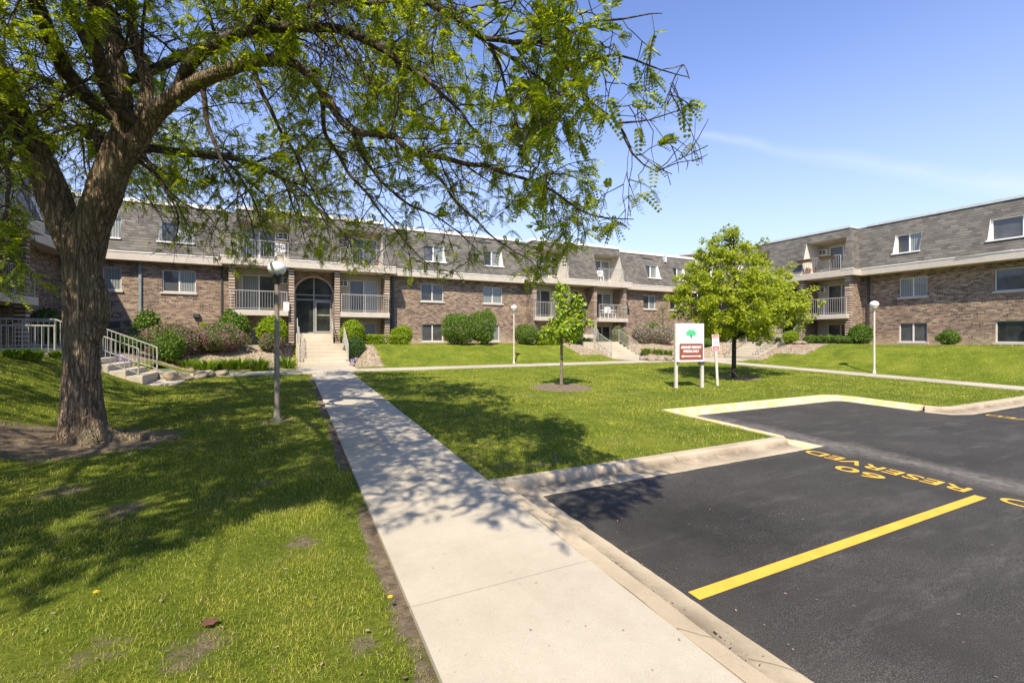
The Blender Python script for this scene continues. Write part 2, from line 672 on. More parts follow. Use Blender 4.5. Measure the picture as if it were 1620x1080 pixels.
def lawn_mat():
    t = NT('lawn_ground')
    o = t.obj()
    grass = t.ramp(t.noise(.9, o, 9, .68), [(.28, (.075, .115, .014)), (.5, (.15, .19, .022)), (.75, (.25, .265, .045))])
    fine = t.ramp(t.noise(26, o, 6, .75), [(.3, (.55, .58, .5)), (.7, (1.3, 1.25, 1.1))])
    grass = t.mix(1.0, grass, fine, 'MULTIPLY')
    soil = t.ramp(t.noise(9, o, 8, .7), [(.3, (.12, .088, .06)), (.7, (.31, .24, .17))])
    rock = t.n('ShaderNodeTexVoronoi')
    rock.inputs['Scale'].default_value = 11
    t.l(o, rock.inputs['Vector'])
    rcol = t.ramp(rock.outputs['Color'], [(.1, (.36, .28, .195)), (.5, (.50, .41, .30)), (.9, (.58, .50, .39))])
    rcol = t.mix(.8, rcol, t.ramp(rock.outputs['Distance'], [(.25, (1, 1, 1)), (.6, (.35, .3, .25))]), 'MULTIPLY')
    a = t.n('ShaderNodeAttribute', attribute_name='dirt').outputs['Fac']
    b = t.n('ShaderNodeAttribute', attribute_name='bed').outputs['Fac']
    nz = t.noise(5, o, 7, .7)
    fd = t.ramp(t.math('ADD', a, t.math('MULTIPLY', t.math('SUBTRACT', nz, .5), .9)), [(.42, (0, 0, 0)), (.58, (1, 1, 1))])
    fb = t.ramp(t.math('ADD', b, t.math('MULTIPLY', t.math('SUBTRACT', nz, .5), .7)), [(.46, (0, 0, 0)), (.54, (1, 1, 1))])
    c = t.mix(fd, grass, soil)
    c = t.mix(fb, c, rcol)
    t.col(c)
    t.rough(1)
    t.p.inputs['Specular IOR Level'].default_value = .1
    t.bump(t.math('ADD', t.noise(38, o, 6, .8), t.math('MULTIPLY', rock.outputs['Distance'], -.6)), .9, .05)
    return t.m


M['lawn'] = lawn_mat()


def leaf_mat(name, stops, trans=.35, rough=.5, extra=None, patchy=None):
    t = NT(name)
    gi = t.n('ShaderNodeNewGeometry')
    c = t.ramp(gi.outputs['Random Per Island'], stops)
    if extra:                              # a second colour that comes in patches (new growth, blossom, dry grass)
        c = t.mix(t.ramp(t.noise(extra[1], t.obj(), 4), [(extra[2], (0, 0, 0)), (extra[2] + .12, (1, 1, 1))]), c, extra[0])
    if patchy:
        for sc_, lo_, hi_ in patchy:
            c = t.mix(1.0, c, t.ramp(t.noise(sc_, t.obj(), 5, .6), [(.33, lo_), (.67, hi_)]), 'MULTIPLY')
    t.col(c)
    t.rough(rough)
    t.p.inputs['Specular IOR Level'].default_value = .3
    tr = t.n('ShaderNodeBsdfTranslucent')
    t.l(t.mix(1.0, c, (1.5, 1.5, .7), 'MULTIPLY'), tr.inputs['Color'])
    mxs = t.n('ShaderNodeMixShader')
    mxs.inputs[0].default_value = trans
    t.l(t.p.outputs[0], mxs.inputs[1])
    t.l(tr.outputs[0], mxs.inputs[2])
    t.l(mxs.outputs[0], t.out.inputs['Surface'])
    return t.m


M['grass'] = leaf_mat('grass_blades', [(0, (.15, .20, .018)), (.45, (.27, .315, .026)), (.8, (.38, .405, .04)), (.93, (.46, .41, .14)), (1, (.52, .43, .23))], .3, .6,
                      extra=((.31, .29, .09), 1.1, .55), patchy=[(.45, (.72, .80, .7), (1.25, 1.15, 1.3)), (3.2, (.62, .70, .6), (1.25, 1.18, 1.2))])
M['weed'] = leaf_mat('broad_weeds', [(0, (.13, .19, .025)), (.7, (.21, .28, .04)), (1, (.30, .34, .08))], .3)
M['locust_leaf'] = leaf_mat('locust_leaf', [(0, (.11, .175, .018)), (.4, (.19, .26, .016)), (.7, (.33, .37, .016)), (1, (.50, .49, .02))], .52)
M['maple_leaf'] = leaf_mat('maple_leaf', [(0, (.18, .235, .012)), (.5, (.28, .33, .018)), (1, (.42, .44, .03))], .45)
M['linden_leaf'] = leaf_mat('linden_leaf', [(0, (.14, .22, .012)), (.5, (.23, .32, .016)), (1, (.35, .42, .03))], .4, .4)
M['shrub_mid'] = leaf_mat('shrub_mid_green', [(0, (.06, .12, .016)), (.6, (.11, .185, .02)), (1, (.18, .25, .03))], .25)
M['shrub_lime'] = leaf_mat('shrub_lime_green', [(0, (.14, .22, .008)), (.6, (.23, .32, .012)), (1, (.34, .41, .02))], .35)
M['shrub_dark'] = leaf_mat('shrub_dark_green', [(0, (.03, .07, .014)), (.6, (.055, .11, .018)), (1, (.09, .155, .024))], .2)
M['shrub_plum'] = leaf_mat('shrub_plum', [(0, (.07, .12, .022)), (.5, (.11, .17, .028)), (.75, (.18, .13, .08)), (1, (.30, .18, .17))], .25,
                           extra=((.33, .18, .20), 2.2, .52))
M['shrub_pink'] = leaf_mat('shrub_pink', [(0, (.09, .13, .03)), (.4, (.12, .16, .04)), (.6, (.34, .24, .25)), (1, (.46, .33, .36))], .25)
M['lily_leaf'] = leaf_mat('lily_leaf', [(0, (.10, .18, .014)), (.7, (.18, .28, .022)), (1, (.32, .37, .06))], .35)
M['phlox'] = leaf_mat('phlox_flower', [(0, (.48, .40, .68)), (.55, (.64, .56, .80)), (.9, (.74, .68, .86)), (1, (.20, .26, .06))], .2)
M['sapling_leaf'] = leaf_mat('sapling_leaf', [(0, (.13, .15, .05)), (1, (.22, .23, .09))], .3)


def bark_mat(name, dark, mid, light, sc_=(5, 5, 1.1), bd=.05, moss=None, fine=1.0):
    t = NT(name)
    v = t.obj(sc_)
    w = t.n('ShaderNodeTexNoise', Scale=1.1, Detail=3)
    t.l(v, w.inputs['Vector'])
    wv = t.mix(.55, v, w.outputs['Color'], 'ADD')
    vo = t.n('ShaderNodeTexVoronoi', feature='DISTANCE_TO_EDGE', Scale=1.6)
    t.l(wv, vo.inputs['Vector'])
    vo2 = t.n('ShaderNodeTexVoronoi', feature='DISTANCE_TO_EDGE', Scale=3.9)
    t.l(wv, vo2.inputs['Vector'])
    e1 = t.ramp(vo.outputs['Distance'], [(0, (0, 0, 0)), (.20, (1, 1, 1))])
    e2 = t.ramp(vo2.outputs['Distance'], [(0, (.35, .35, .35)), (.16, (1, 1, 1))])
    hgt = t.math('MULTIPLY', e1, e2)
    c = t.ramp(hgt, [(0, dark), (.35, mid), (.9, light)])
    c = t.mix(1.0, c, t.ramp(t.noise(7 * fine, t.obj((1, 1, .4)), 8, .75), [(.3, (.66, .66, .66)), (.7, (1.25, 1.22, 1.16))]), 'MULTIPLY')
    if moss:
        c = t.mix(t.ramp(t.noise(1.3, t.obj(), 5), [(.5, (0, 0, 0)), (.68, (.45, .45, .45))]), c, moss)
    t.col(c)
    t.rough(.95)
    t.p.inputs['Specular IOR Level'].default_value = .15
    t.bump(t.math('ADD', hgt, t.math('MULTIPLY', t.noise(38 * fine, t.obj((1, 1, .5)), 5, .7), .45)), .9, bd)
    return t.m


M['bark'] = bark_mat('locust_bark', (.085, .060, .040), (.205, .148, .100), (.36, .27, .19), (8.5, 8.5, .85), .04, moss=(.24, .22, .12))
M['twig'] = bark_mat('twig_bark', (.04, .03, .022), (.085, .066, .048), (.13, .10, .075), (4, 4, 4), .01)
M['bark_young'] = bark_mat('young_bark', (.12, .095, .07), (.22, .18, .135), (.32, .27, .205), (14, 14, 5), .01)
M['bark_maple'] = bark_mat('maple_bark', (.025, .020, .016), (.055, .044, .034), (.12, .10, .08), (12, 12, 4), .015)

# ------------------------------------------------------------ ground, lawn, paving
LOT = -.11                                 # lot lies this far below the lawn
m = MB()
for i in range(-6, 6):
    for j in range(-6, 6):
        s_ = 100
        m.quad((i * s_, j * s_, -1.6), ((i + 1) * s_, j * s_, -1.6), ((i + 1) * s_, (j + 1) * s_, -1.6), (i * s_, (j + 1) * s_, -1.6))
earth = mottled('distant_ground', (.06, .09, .02), (.12, .13, .05), .2, 1, 0)
tag(m.build('ground', earth), kind='structure')


def steps_(a, b, d):
    return list(np.arange(a, b, d))


brx = [.76, 2.29, 8.2, 15.35, 22.75, 24.2, .2, 2.7, 18.8, 21.3, -4.7, 26.9]
bry = [5.43, 8.4, 5.75, 20.4, 21.65, 23.75, 18.0, 20.2, 19.6, 22.0]
gx = sorted(set(np.round(steps_(-16, -8, .5) + steps_(-8, 9, .15) + steps_(9, 36.01, .3) + brx, 3)))
gy = sorted(set(np.round(steps_(-14, 1, .5) + steps_(1, 14, .15) + steps_(14, 30.01, .25) + bry, 3)))


def inside(x, y, rects):
    k = np.zeros(np.shape(x), bool)
    for x0, x1, y0, y1 in rects:
        k |= (x > x0) & (x < x1) & (y > y0) & (y < y1)
    return k


PAVED = [(.76, 2.29, -30, 20.4), (-4.7, 24.2, 20.4, 21.65), (22.75, 24.2, -30, 20.4), (.2, 2.7, 21.65, 23.75),
         (18.8, 21.3, 21.65, 23.75), (24.2, 26.9, 19.6, 22.0), (-4.7, -3.3, 18.0, 20.4)]
LOTR = [(2.29, 100, -40, 5.43), (8.2, 15.35, 0, 8.4), (15.35, 100, -40, 5.75)]


def is_lawn(x, y):
    return ~(inside(x, y, PAVED) | inside(x, y, LOTR) & ~inside(x, y, [(22.75, 60, 5.75, 60)]))


YOUNG, _ = hit(888, 612)
MAPLE, _ = hit(1161, 597)
TRUNK = Vector((-3.15, 10.14, .25))


def bed_f(x, y):
    """1 inside the stone-mulched beds against the buildings"""
    f = np.zeros(np.shape(x))
    for x0, x1, y0, y1 in ((-9.6, .1, 22.3, 29), (2.5, 4.1, 22.4, 27.6), (2.5, 7.3, 26.7, 29), (16.3, 19.0, 23.6, 27.0), (12.9, 19.0, 26.7, 29),
                           (21.2, 31, 22.6, 29), (27.0, 31.6, 16.2, 19.4), (25.6, 29, 18.0, 19.6), (29.9, 32, 10.9, 20), (25.2, 31, 22.0, 23), (-9.6, -5.0, 21.0, 29),
                           (-9.6, -6.9, 13, 18), (8, 12.5, 27.3, 29)):
        d = np.minimum(np.minimum(x - x0, x1 - x), np.minimum(y - y0, y1 - y))
        f = np.maximum(f, np.clip(.5 + d * 1.1, 0, 1))
    return f


def dirt_f(x, y):
    f = np.zeros(np.shape(x))
    d = np.hypot((x - TRUNK.x) / 1.25, y - TRUNK.y + .25)
    f = np.maximum(f, np.clip(1.15 - d * .60, 0, .92))
    d = np.hypot(x - YOUNG.x, y - YOUNG.y)
    f = np.maximum(f, np.clip((1.02 - d) * 3 + .5, 0, 1))
    d = np.hypot(x - MAPLE.x - .3, y - MAPLE.y)
    f = np.maximum(f, np.clip((.85 - d) * 2 + .5, 0, 1))
    d = np.hypot(x + .26, y - 10.61)
    f = np.maximum(f, np.clip(.62 - d * .5, 0, .8))
    # worn strip beside the walk
    e = np.where((y < 20.4), np.abs(x - .76 + .05), 9)
    nzv = np.array([mnoise.noise(Vector((a_ * 2.2, b_ * 1.1, 2))) for a_, b_ in zip(np.ravel(x), np.ravel(y))]).reshape(np.shape(x))
    f = np.maximum(f, np.clip(.78 + nzv * .5 - e * 4.2, 0, .85) * (x < .8))
    e = np.where((y < 20.4) & (y > 5.4), np.abs(x - 2.29), 9)
    f = np.maximum(f, np.clip(.62 - e * 3.0, 0, .6) * (x > 2.2))
    e = np.hypot(np.maximum(np.abs(x - 3.1) - .5, 0), (y - 5.9))
    f = np.maximum(f, np.clip(.5 - e * .55, 0, .45))
    for cx_, cy_, r_ in ((-.55, 3.35, .5), (-1.1, 3.6, .4), (.1, 4.6, .35), (-1.6, 6.2, .5), (-.3, 6.5, .35), (9.7, 11.0, .5), (-2.4, 7.2, .7), (.35, 3.0, .3), *[(random.Random(k).uniform(-5, .6), random.Random(k + 50).uniform(2.0, 10), random.Random(k + 90).uniform(.15, .4)) for k in range(9)]):
        f = np.maximum(f, np.clip(.62 - np.hypot(x - cx_, y - cy_) / r_ * .42, 0, .6))
    return f


XX, YY = np.meshgrid(np.array(gx), np.array(gy))
ZZ = G(XX, YY) - .012
XX_, YY_ = XX.ravel(), YY.ravel()
wob = np.array([mnoise.noise(Vector((x * .9, y * .9, 3))) for x, y in zip(XX_, YY_)]) * .02
near_edge = (np.abs(XX_ - .76) < .3) | (np.abs(XX_ - 2.29) < .3) | (np.abs(YY_ - 5.43) < .3)
Vg = np.stack([XX_, YY_, ZZ.ravel() + np.where(near_edge, -.012, wob)], 1)
nx, ny = len(gx), len(gy)
ii, jj = np.meshgrid(np.arange(nx - 1), np.arange(ny - 1))
mxx = (np.array(gx)[ii] + np.array(gx)[ii + 1]) / 2
myy = (np.array(gy)[jj] + np.array(gy)[jj + 1]) / 2
keep = is_lawn(mxx, myy)
a_ = (jj * nx + ii)[keep]
lawn = np_mesh('lawn', Vg, [np.stack([a_, a_ + 1, a_ + nx + 1, a_ + nx], 1)], M['lawn'], smooth=True,
               attrs={'bed': bed_f(XX_, YY_), 'dirt': dirt_f(XX_, YY_)})
tag(lawn, kind='structure')

# parking lot
m = MB()
for y0, y1 in ((-60, -2), (-2, 3), (3, 9)):
    m.quad((2.5, y0, .025 * y0 + LOT), (90, y0, .025 * y0 + LOT), (90, y1, .025 * y1 + LOT), (2.5, y1, .025 * y1 + LOT))
tag(m.build('parking_lot', M['asphalt']), kind='structure')


def slab_run(name, x0, x1, y0, y1, along, seg, gap=.012, lift=.018, mat='concrete'):
    """a walk of separate flags with open joints between"""
    m = MB()
    a, b = (y0, y1) if along == 'y' else (x0, x1)
    s = a
    while s < b - .01:
        e = min(s + seg, b)
        q = (x0, x1, s + gap / 2, e - gap / 2) if along == 'y' else (s + gap / 2, e - gap / 2, y0, y1)
        li = lift + random.uniform(-.003, .003)
        P = [(q[0], q[2]), (q[1], q[2]), (q[1], q[3]), (q[0], q[3])]
        top = [(x, y, float(base_h(y)) + li) for x, y in P]
        bot = [(x, y, float(base_h(y)) - .16) for x, y in P]
        m.quad(*top)
        for k in range(4):
            m.quad(bot[k], bot[(k + 1) % 4], top[(k + 1) % 4], top[k])
        s = e
    o = m.build(name, M[mat], bevel=.006)
    return tag(o, kind='structure')


slab_run('sidewalk', .76, 2.29, -6.05, 20.4, 'y', 1.54)
slab_run('cross_path', -4.7, 24.2, 20.402, 21.65, 'x', 1.5)
slab_run('side_path', 22.75, 24.2, -2, 20.398, 'y', 1.5)
slab_run('entry_walk', .2, 2.7, 21.652, 23.76, 'y', 1.06, lift=.03)
slab_run('entry_walk', 18.8, 21.3, 21.652, 23.76, 'y', 1.06, lift=.03)
slab_run('entry_walk', 24.202, 26.95, 19.6, 22.0, 'x', 1.4, lift=.03)
slab_run('entry_walk', -4.75, -3.3, 18.0, 20.398, 'x', 1.4, lift=.03)


def sweep(name, path, prof, mat, jitter=0.0, closed_ends=True, sub=.09, stain=()):
    """prof: (distance to the right of the path, height over the lawn plane)"""
    P = []
    for (ax, ay), (bx, by) in zip(path[:-1], path[1:]):
        L = math.hypot(bx - ax, by - ay)
        n = max(1, int(L / sub))
        P += [(ax + (bx - ax) * k / n, ay + (by - ay) * k / n) for k in range(n)]
    P.append(path[-1])
    dirs = []
    for k in range(len(P)):
        def un(a, b):
            d = Vector((b[0] - a[0], b[1] - a[1]))
            return d.normalized()
        d0 = un(P[max(k - 1, 0)], P[k]) if k else un(P[0], P[1])
        d1 = un(P[k], P[k + 1]) if k < len(P) - 1 else d0
        n0, n1 = Vector((d0.y, -d0.x)), Vector((d1.y, -d1.x))
        b = (n0 + n1).normalized()
        dirs.append(b / max(.4, b.dot(n1)))
    m = MB()
    W = len(prof)
    fa = []
    for (x, y), b in zip(P, dirs):
        for iq, (o, z) in enumerate(prof):
            j = jitter * mnoise.noise(Vector((x * 2.3, y * 2.3, o * 5)))
            if iq >= W - 2:
                j = .010 * mnoise.noise(Vector((x * 4.1, y * 4.1, 1))) + .014 * mnoise.noise(Vector((x * 13, y * 13, 4)))
            X, Y = x + b.x * (o + j), y + b.y * (o + j)
            m.v.append((X, Y, .025 * Y + z + (j * .5 if iq < W - 2 else 0)))
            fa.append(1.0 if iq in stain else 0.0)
    for k in range(len(P) - 1):
        for q in range(W - 1):
            i = k * W + q
            m.f.append((i, i + 1, i + W + 1, i + W))
    if closed_ends:
        m.f.append(tuple(range(W)))
        m.f.append(tuple(range((len(P) - 1) * W, len(P) * W))[::-1])
    o = m.build(name, M[mat])
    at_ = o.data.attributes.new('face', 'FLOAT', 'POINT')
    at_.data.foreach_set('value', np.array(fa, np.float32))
    return tag(o, kind='structure')


KP = [(-.005, -.2), (-.005, .0), (.012, .014), (.14, .012), (.165, -.005), (.195, -.085), (.23, -.092), (.50, -.102), (.52, -.13)]
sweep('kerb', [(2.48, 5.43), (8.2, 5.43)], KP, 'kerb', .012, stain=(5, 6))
m = MB()
m.v += [(8.2, 4.91, .123 - .104), (8.72, 4.93, .123 - .106), (8.66, 5.43, .136 - .10), (8.2, 5.43, .136 - .09)]
m.v += [(x, y, z - .1) for x, y, z in m.v]
m.f += [(0, 1, 2, 3), (0, 4, 5, 1), (1, 5, 6, 2), (2, 6, 7, 3), (3, 7, 4, 0)]
tag(m.build('gutter_end', M['kerb_yellow']), kind='structure')
KY = [(-.005, -.2), (-.005, .0), (.012, .014), (.14, .012), (.18, -.01), (.22, -.082), (.42, -.100), (.44, -.13)]
sweep('painted_kerb', [(8.2, 5.43), (8.2, 8.4), (14.7, 8.4), (15.15, 8.2), (15.3, 7.8), (15.35, 6.1)], KY, 'kerb_yellow', .012)
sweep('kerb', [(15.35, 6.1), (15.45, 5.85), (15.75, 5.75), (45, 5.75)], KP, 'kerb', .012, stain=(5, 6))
# dropped kerb along the walk
KD = [(.012, -.2), (.012, .002), (.02, .010), (.175, -.002), (.195, -.02), (.205, -.074), (.235, -.080), (.50, -.098), (.53, -.13)]
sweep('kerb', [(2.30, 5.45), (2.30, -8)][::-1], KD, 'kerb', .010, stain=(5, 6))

# paint on the lot, 4 mm proud
m = MB()
zl = lambda y: .025 * y + LOT + .004
m.quad((2.86, 2.53, zl(2.53)), (7.95, 2.53, zl(2.53)), (7.95, 2.645, zl(2.645)), (2.86, 2.645, zl(2.645)))
tag(m.build('stall_line', M['paint']), kind='structure')


def text_geo(s, size, bold=0.0):
    cu = bpy.data.curves.new('t', 'FONT')
    cu.body = s
    cu.size = size
    cu.offset = bold
    cu.align_x = 'CENTER'
    cu.resolution_u = 4
    o = bpy.data.objects.new('t', cu)
    C.objects.link(o)
    bpy.context.view_layer.update()
    me = bpy.data.meshes.new_from_object(o.evaluated_get(bpy.context.evaluated_depsgraph_get()))
    V = [v.co.copy() for v in me.vertices]
    Fc = [tuple(p.vertices) for p in me.polygons]
    bpy.data.objects.remove(o)
    bpy.data.meshes.remove(me)
    bpy.data.curves.remove(cu)
    return V, Fc


def lot_word(s, xc, yc, length, height):
    """reads along +Y with its top towards -X"""
    V, Fc = text_geo(s, 1.0, .012)
    x0, x1 = min(v.x for v in V), max(v.x for v in V)
    y0, y1 = min(v.y for v in V), max(v.y for v in V)
    m = MB()
    P = []
    for v in V:
        u = (v.x - (x0 + x1) / 2) / (x1 - x0) * length
        w = (v.y - (y0 + y1) / 2) / (y1 - y0) * height
        P.append((xc - w, yc + u, zl(yc + u) + .001))
    m.add(P, Fc)
    tag(m.build('painted_lettering', M['paint']), kind='structure')


lot_word('RESERVED', 8.09, 3.80, 2.10, .29)
lot_word('60', 7.60, 3.80, .62, .29)
lot_word('RESERVED', 8.09, 1.40, 2.10, .29)
lot_word('RESERVED', 15.95, 4.10, 2.0, .29)

# ------------------------------------------------------------ buildings
Z2, Z3, ZF, ZT = 3.42, 6.15, 5.75, 8.80   # floor levels, fascia foot, mansard top
ZB = .4


def grid_holes(m, u0, u1, w0, w1, holes, P):
    """faces of the rectangle (u0..u1, w0..w1) minus holes, through the mapping P(u, w)"""
    us = sorted({u0, u1, *[h[0] for h in holes], *[h[1] for h in holes]})
    ws = sorted({w0, w1, *[h[2] for h in holes], *[h[3] for h in holes]})
    us = [u for u in us if u0 <= u <= u1]
    ws = [w for w in ws if w0 <= w <= w1]
    for a, b in zip(us[:-1], us[1:]):
        for c, d in zip(ws[:-1], ws[1:]):
            cu, cw = (a + b) / 2, (c + d) / 2
            if any(h[0] < cu < h[1] and h[2] < cw < h[3] for h in holes):
                continue
            m.quad(P(a, c), P(b, c), P(b, d), P(a, d))


def reveal(m, h, y0, y1):
    a, b, c, d = h
    m.quad((a, y0, c), (a, y1, c), (a, y1, d), (a, y0, d))
    m.quad((b, y0, d), (b, y1, d), (b, y1, c), (b, y0, c))
    m.quad((a, y0, d), (a, y1, d), (b, y1, d), (b, y0, d))
    m.quad((a, y0, c), (b, y0, c), (b, y1, c), (a, y1, c))


def window_part(root, x0, x1, z0, z1, y, name='window', panes=('glass_screen', 'glass_blind'), sill='fascia', split=.5, fr=.05, mat='window_frame'):
    m = MB()
    m.box(x0, x1, y - .05, y + .03, z1 - fr, z1)
    m.box(x0, x1, y - .05, y + .03, z0, z0 + fr)
    m.box(x0, x0 + fr, y - .052, y + .03, z0 + fr, z1 - fr)
    m.box(x1 - fr, x1, y - .052, y + .03, z0 + fr, z1 - fr)
    xm = x0 + (x1 - x0) * split
    m.box(xm - .035, xm + .035, y - .047, y + .03, z0 + fr, z1 - fr)
    w = m.build(name, M[mat], root)
    for k, (a, b) in enumerate(((x0 + fr, xm - .035), (xm + .035, x1 - fr))):
        MB().box(a, b, y - .012 * k, y + .012 - .012 * k + .004, z0 + fr, z1 - fr).build('pane', M[panes[k]], w)
    if sill:
        MB().box(x0 - .08, x1 + .08, y - .19, y + .01, z0 - .10, z0 - .001).build('sill', M[sill], w)
    return w


def railing(root, pts, h=.92, name='railing', mat='rail', gap=.125, foot=.09):
    """pts: polyline of (x, y, z) at floor level"""
    m = MB()
    pts = [Vector(p) for p in pts]
    for a, b in zip(pts[:-1], pts[1:]):
        up = Vector((0, 0, 1))
        m.tube([a + up * h, b + up * h], .022, 6)
        m.tube([a + up * foot, b + up * foot], .015, 6)
        L = (b - a).length
        n = max(2, int(L / gap))
        for k in range(1, n):
            p = a.lerp(b, k / n)
            m.tube([p + up * foot, p + up * h], .0095, 4, False)
    for p in pts:
        m.tube([p, p + Vector((0, 0, h + .01))], .024, 6)
    return m.build(name, M[mat], root)


def ac_unit(root, x0, x1, z0, z1, y):
    m = MB()
    m.box(x0, x1, y - .22, y + .05, z0, z1)
    a = m.build('air_conditioner', M['white_plastic'], root, bevel=.01)
    g_ = MB()
    cols = 2
    for k in range(cols):
        for r_ in range(2):
            ax = x0 + .04 + k * (x1 - x0 - .06) / cols
            az = z0 + .04 + r_ * (z1 - z0 - .06) / 2
            g_.box(ax, ax + (x1 - x0 - .06) / cols - .03, y - .224, y - .215, az, az + (z1 - z0 - .06) / 2 - .02)
    g_.build('grille', M['dark_metal'], a)


def building(label, loc, rz, x0, x1, bumps, win2, win3, win1, ends=(True, True), depth=11, opts={}):
    """local frame: x along the front, y into the building, z up; the brick front lies at y = 0"""
    root = thing('apartment_building', label, 'apartment building', loc, rz)
    HW = 4.4
    S0, S1 = opts.get('eaves', (-.5, .3))    # mansard foot and head
    slope = lambda z, o=0.0: S0 + o + (S1 - S0) * (z - Z3) / (ZT - Z3)
    # plain stretches between the entrance bays
    cuts = [x0] + sum([[c - HW, c + HW] for c in bumps], []) + [x1]
    for a, b in zip(cuts[0::2], cuts[1::2]):
        if b - a < .05:
            continue
        wall, mans, fas, cap = MB(), MB(), MB(), MB()
        hs = [(p, q, 4.30, 5.43) for p, q in win2 if a < (p + q) / 2 < b] + [(p, q, 1.72, 2.83) for p, q in win1 if a < (p + q) / 2 < b]
        grid_holes(wall, a, b, ZB, ZF + .3, hs, lambda u, w: (u, 0, w))
        for h in hs:
            reveal(wall, h, 0, .16)
        h3 = [(p, q, 6.82, 7.95) for p, q in win3 if a < (p + q) / 2 < b]
        grid_holes(mans, a, b, Z3, ZT, h3, lambda u, w: (u, slope(w), w))
        for p, q, c, d in h3:
            yb = S1 - .08
            cheek = MB()
            for xx in (p, q):
                cheek.quad((xx, slope(c) - .02, c), (xx, yb, c), (xx, yb, d), (xx, slope(d) - .005, d))
            cheek.box(p - .05, q + .05, slope(c) - .10, yb, c - .07, c)
            cheek.quad((p, slope(d), d), (q, slope(d), d), (q, yb, d), (p, yb, d))
            cheek.build('window_surround', M['white_trim'], root)
        fas.box(a, b, S0 - .03, .0, ZF, Z3 - .03)
        MB().box(a, b, S0 - .055, S0 + .03, Z3 - .03, Z3 + .012).build('drip_edge', M['white_trim'], root)
        cap.box(a, b, S1 - .07, S1 + .25, ZT - .02, ZT + opts.get('coping', (0, .17))[1])
        wall.build('wall', M['brick'], root)
        mans.build('mansard_roof', M['shingle'], root)
        fas.build('fascia', M['fascia'], root)
        cap.build('roof_coping', M[opts.get('coping', ('coping', 0))[0]], root)
    gl = ['glass_screen', 'glass_blind', 'glass_dark']
    k = 0
    for p, q in win2:
        window_part(root, p, q, 4.30, 5.43, .12, panes=(('glass_blind', 'glass_blind'), ('glass_screen', 'glass_blind'), ('glass_dark', 'glass_screen'))[k % 3])
        k += 1
    for p, q in win1:
        window_part(root, p, q, 1.72, 2.83, .12, panes=(('glass_screen', 'glass_screen'), ('glass_dark', 'glass_blind'), ('glass_dark', 'glass_dark'))[k % 3])
        k += 1
    for p, q in win3:
        window_part(root, p + .01, q - .01, 6.83, 7.93, S1 - .10, panes=(('glass_dark', 'glass_blind'), ('glass_screen', 'glass_blind'))[k % 2], sill=None, mat='white_trim')
        k += 1
    # entrance bays
    for c in bumps:
        wall, mans, fas, cap = MB(), MB(), MB(), MB()
        o = -.8
        T = 3.8
        holes = [(c - 3.72, c - 1.28, Z3 + .0, 8.22), (c + 1.28, c + 3.72, Z3 + .0, 8.22)]
        grid_holes(mans, c - T, c + T, Z3, ZT, holes, lambda u, w: (u, slope(w, o), w))
        for sg in (-1, 1):
            mans.quad((c + sg * T, slope(Z3, o), Z3), (c + sg * HW, slope(Z3, o), Z3), (c + sg * T, slope(ZT, o), ZT))
            mans.quad((c + sg * HW, slope(Z3, o), Z3), (c + sg * HW, slope(Z3), Z3), (c + sg * T, slope(ZT), ZT), (c + sg * T, slope(ZT, o), ZT))
            mans.quad((c + sg * HW, slope(Z3), Z3), (c + sg * HW, slope(ZT), ZT), (c + sg * T, slope(ZT), ZT))
        fas.box(c - HW - .03, c + HW + .03, S0 + o - .03, .0, ZF, Z3 - .03)
        cap.box(c - T - .05, c + T + .05, S1 + o - .07, S1 + .25, ZT - .02, ZT + .002 + opts.get('coping', (0, .17))[1])
        # soffit lines and back walls
        for ta, tb in ((c - HW - .03, c - 3.72), (c - 1.28, c + 1.28), (c + 3.72, c + HW + .03)):
            MB().box(ta, tb, S0 + o - .055, S0 + o + .03, Z3 - .03, Z3 + .012).build('drip_edge', M['white_trim'], root)
        for p, q, zz0, zz1 in holes:
            for xx in (p, q):
                MB().quad((xx, slope(zz0, o), zz0), (xx, .45, zz0), (xx, .45, zz1), (xx, slope(zz1, o), zz1)).build('cheek_panel', M['cheek'], root)
        for side in (-1, 1):
            p, q = sorted((c + side * 1.02, c + side * 3.98))
            da, db = sorted((c + side * 1.95, c + side * 3.62))
            sd, fl = MB(), MB()
            # second floor back wall and third floor back wall with door openings
            grid_holes(sd, p, q, ZB, ZF, [(da, db, Z2, 5.42)] + ([(da, db - .1, 1.75, 2.85)] if (side > 0) != opts.get('flip', False) else []), lambda u, w: (u, .25, w))
            p3, q3 = sorted((c + side * 1.28, c + side * 3.72))
            sd.build('siding', M['siding'], root)
            sd = MB()
            grid_holes(sd, p3, q3, Z3 - .05, 8.22, [(da, db, Z3, 8.0)], lambda u, w: (u, .45, w))
            fl.box(p3, q3, slope(Z3, o) + .02, .45, Z3 - .08, Z3 + .003)
            sd.quad((p3, slope(8.22, o), 8.22), (q3, slope(8.22, o), 8.22), (q3, .45, 8.22), (p3, .45, 8.22))
            sd.build('siding', M['siding'], root)
            fl.build('balcony_floor', M['fascia'], root)
            window_part(root, da, db, Z2, 5.42, .28, 'sliding_door', ('glass_dark', 'glass_blind') if side > 0 else ('glass_blind', 'glass_dark'), None, mat='window_frame')
            window_part(root, da, db, Z3 + .01, 8.0, .48, 'sliding_door', ('glass_screen', 'glass_blind') if side > 0 else ('glass_blind', 'glass_screen'), None, mat='white_trim')
            if (side > 0) != opts.get('flip', False):
                window_part(root, da, db - .1, 1.75, 2.85, .28, panes=('glass_dark', 'glass_dark'), sill=None)
            aa, ab = sorted((c + side * 1.34, c + side * 1.86))
            ac_unit(root, aa, ab, 5.0, 5.36, .25)
            ac_unit(root, aa, ab, 7.52, 7.88, .45)
            # balcony slab and railings
            ba, bb = sorted((c + side * 1.32, c + side * 4.05))
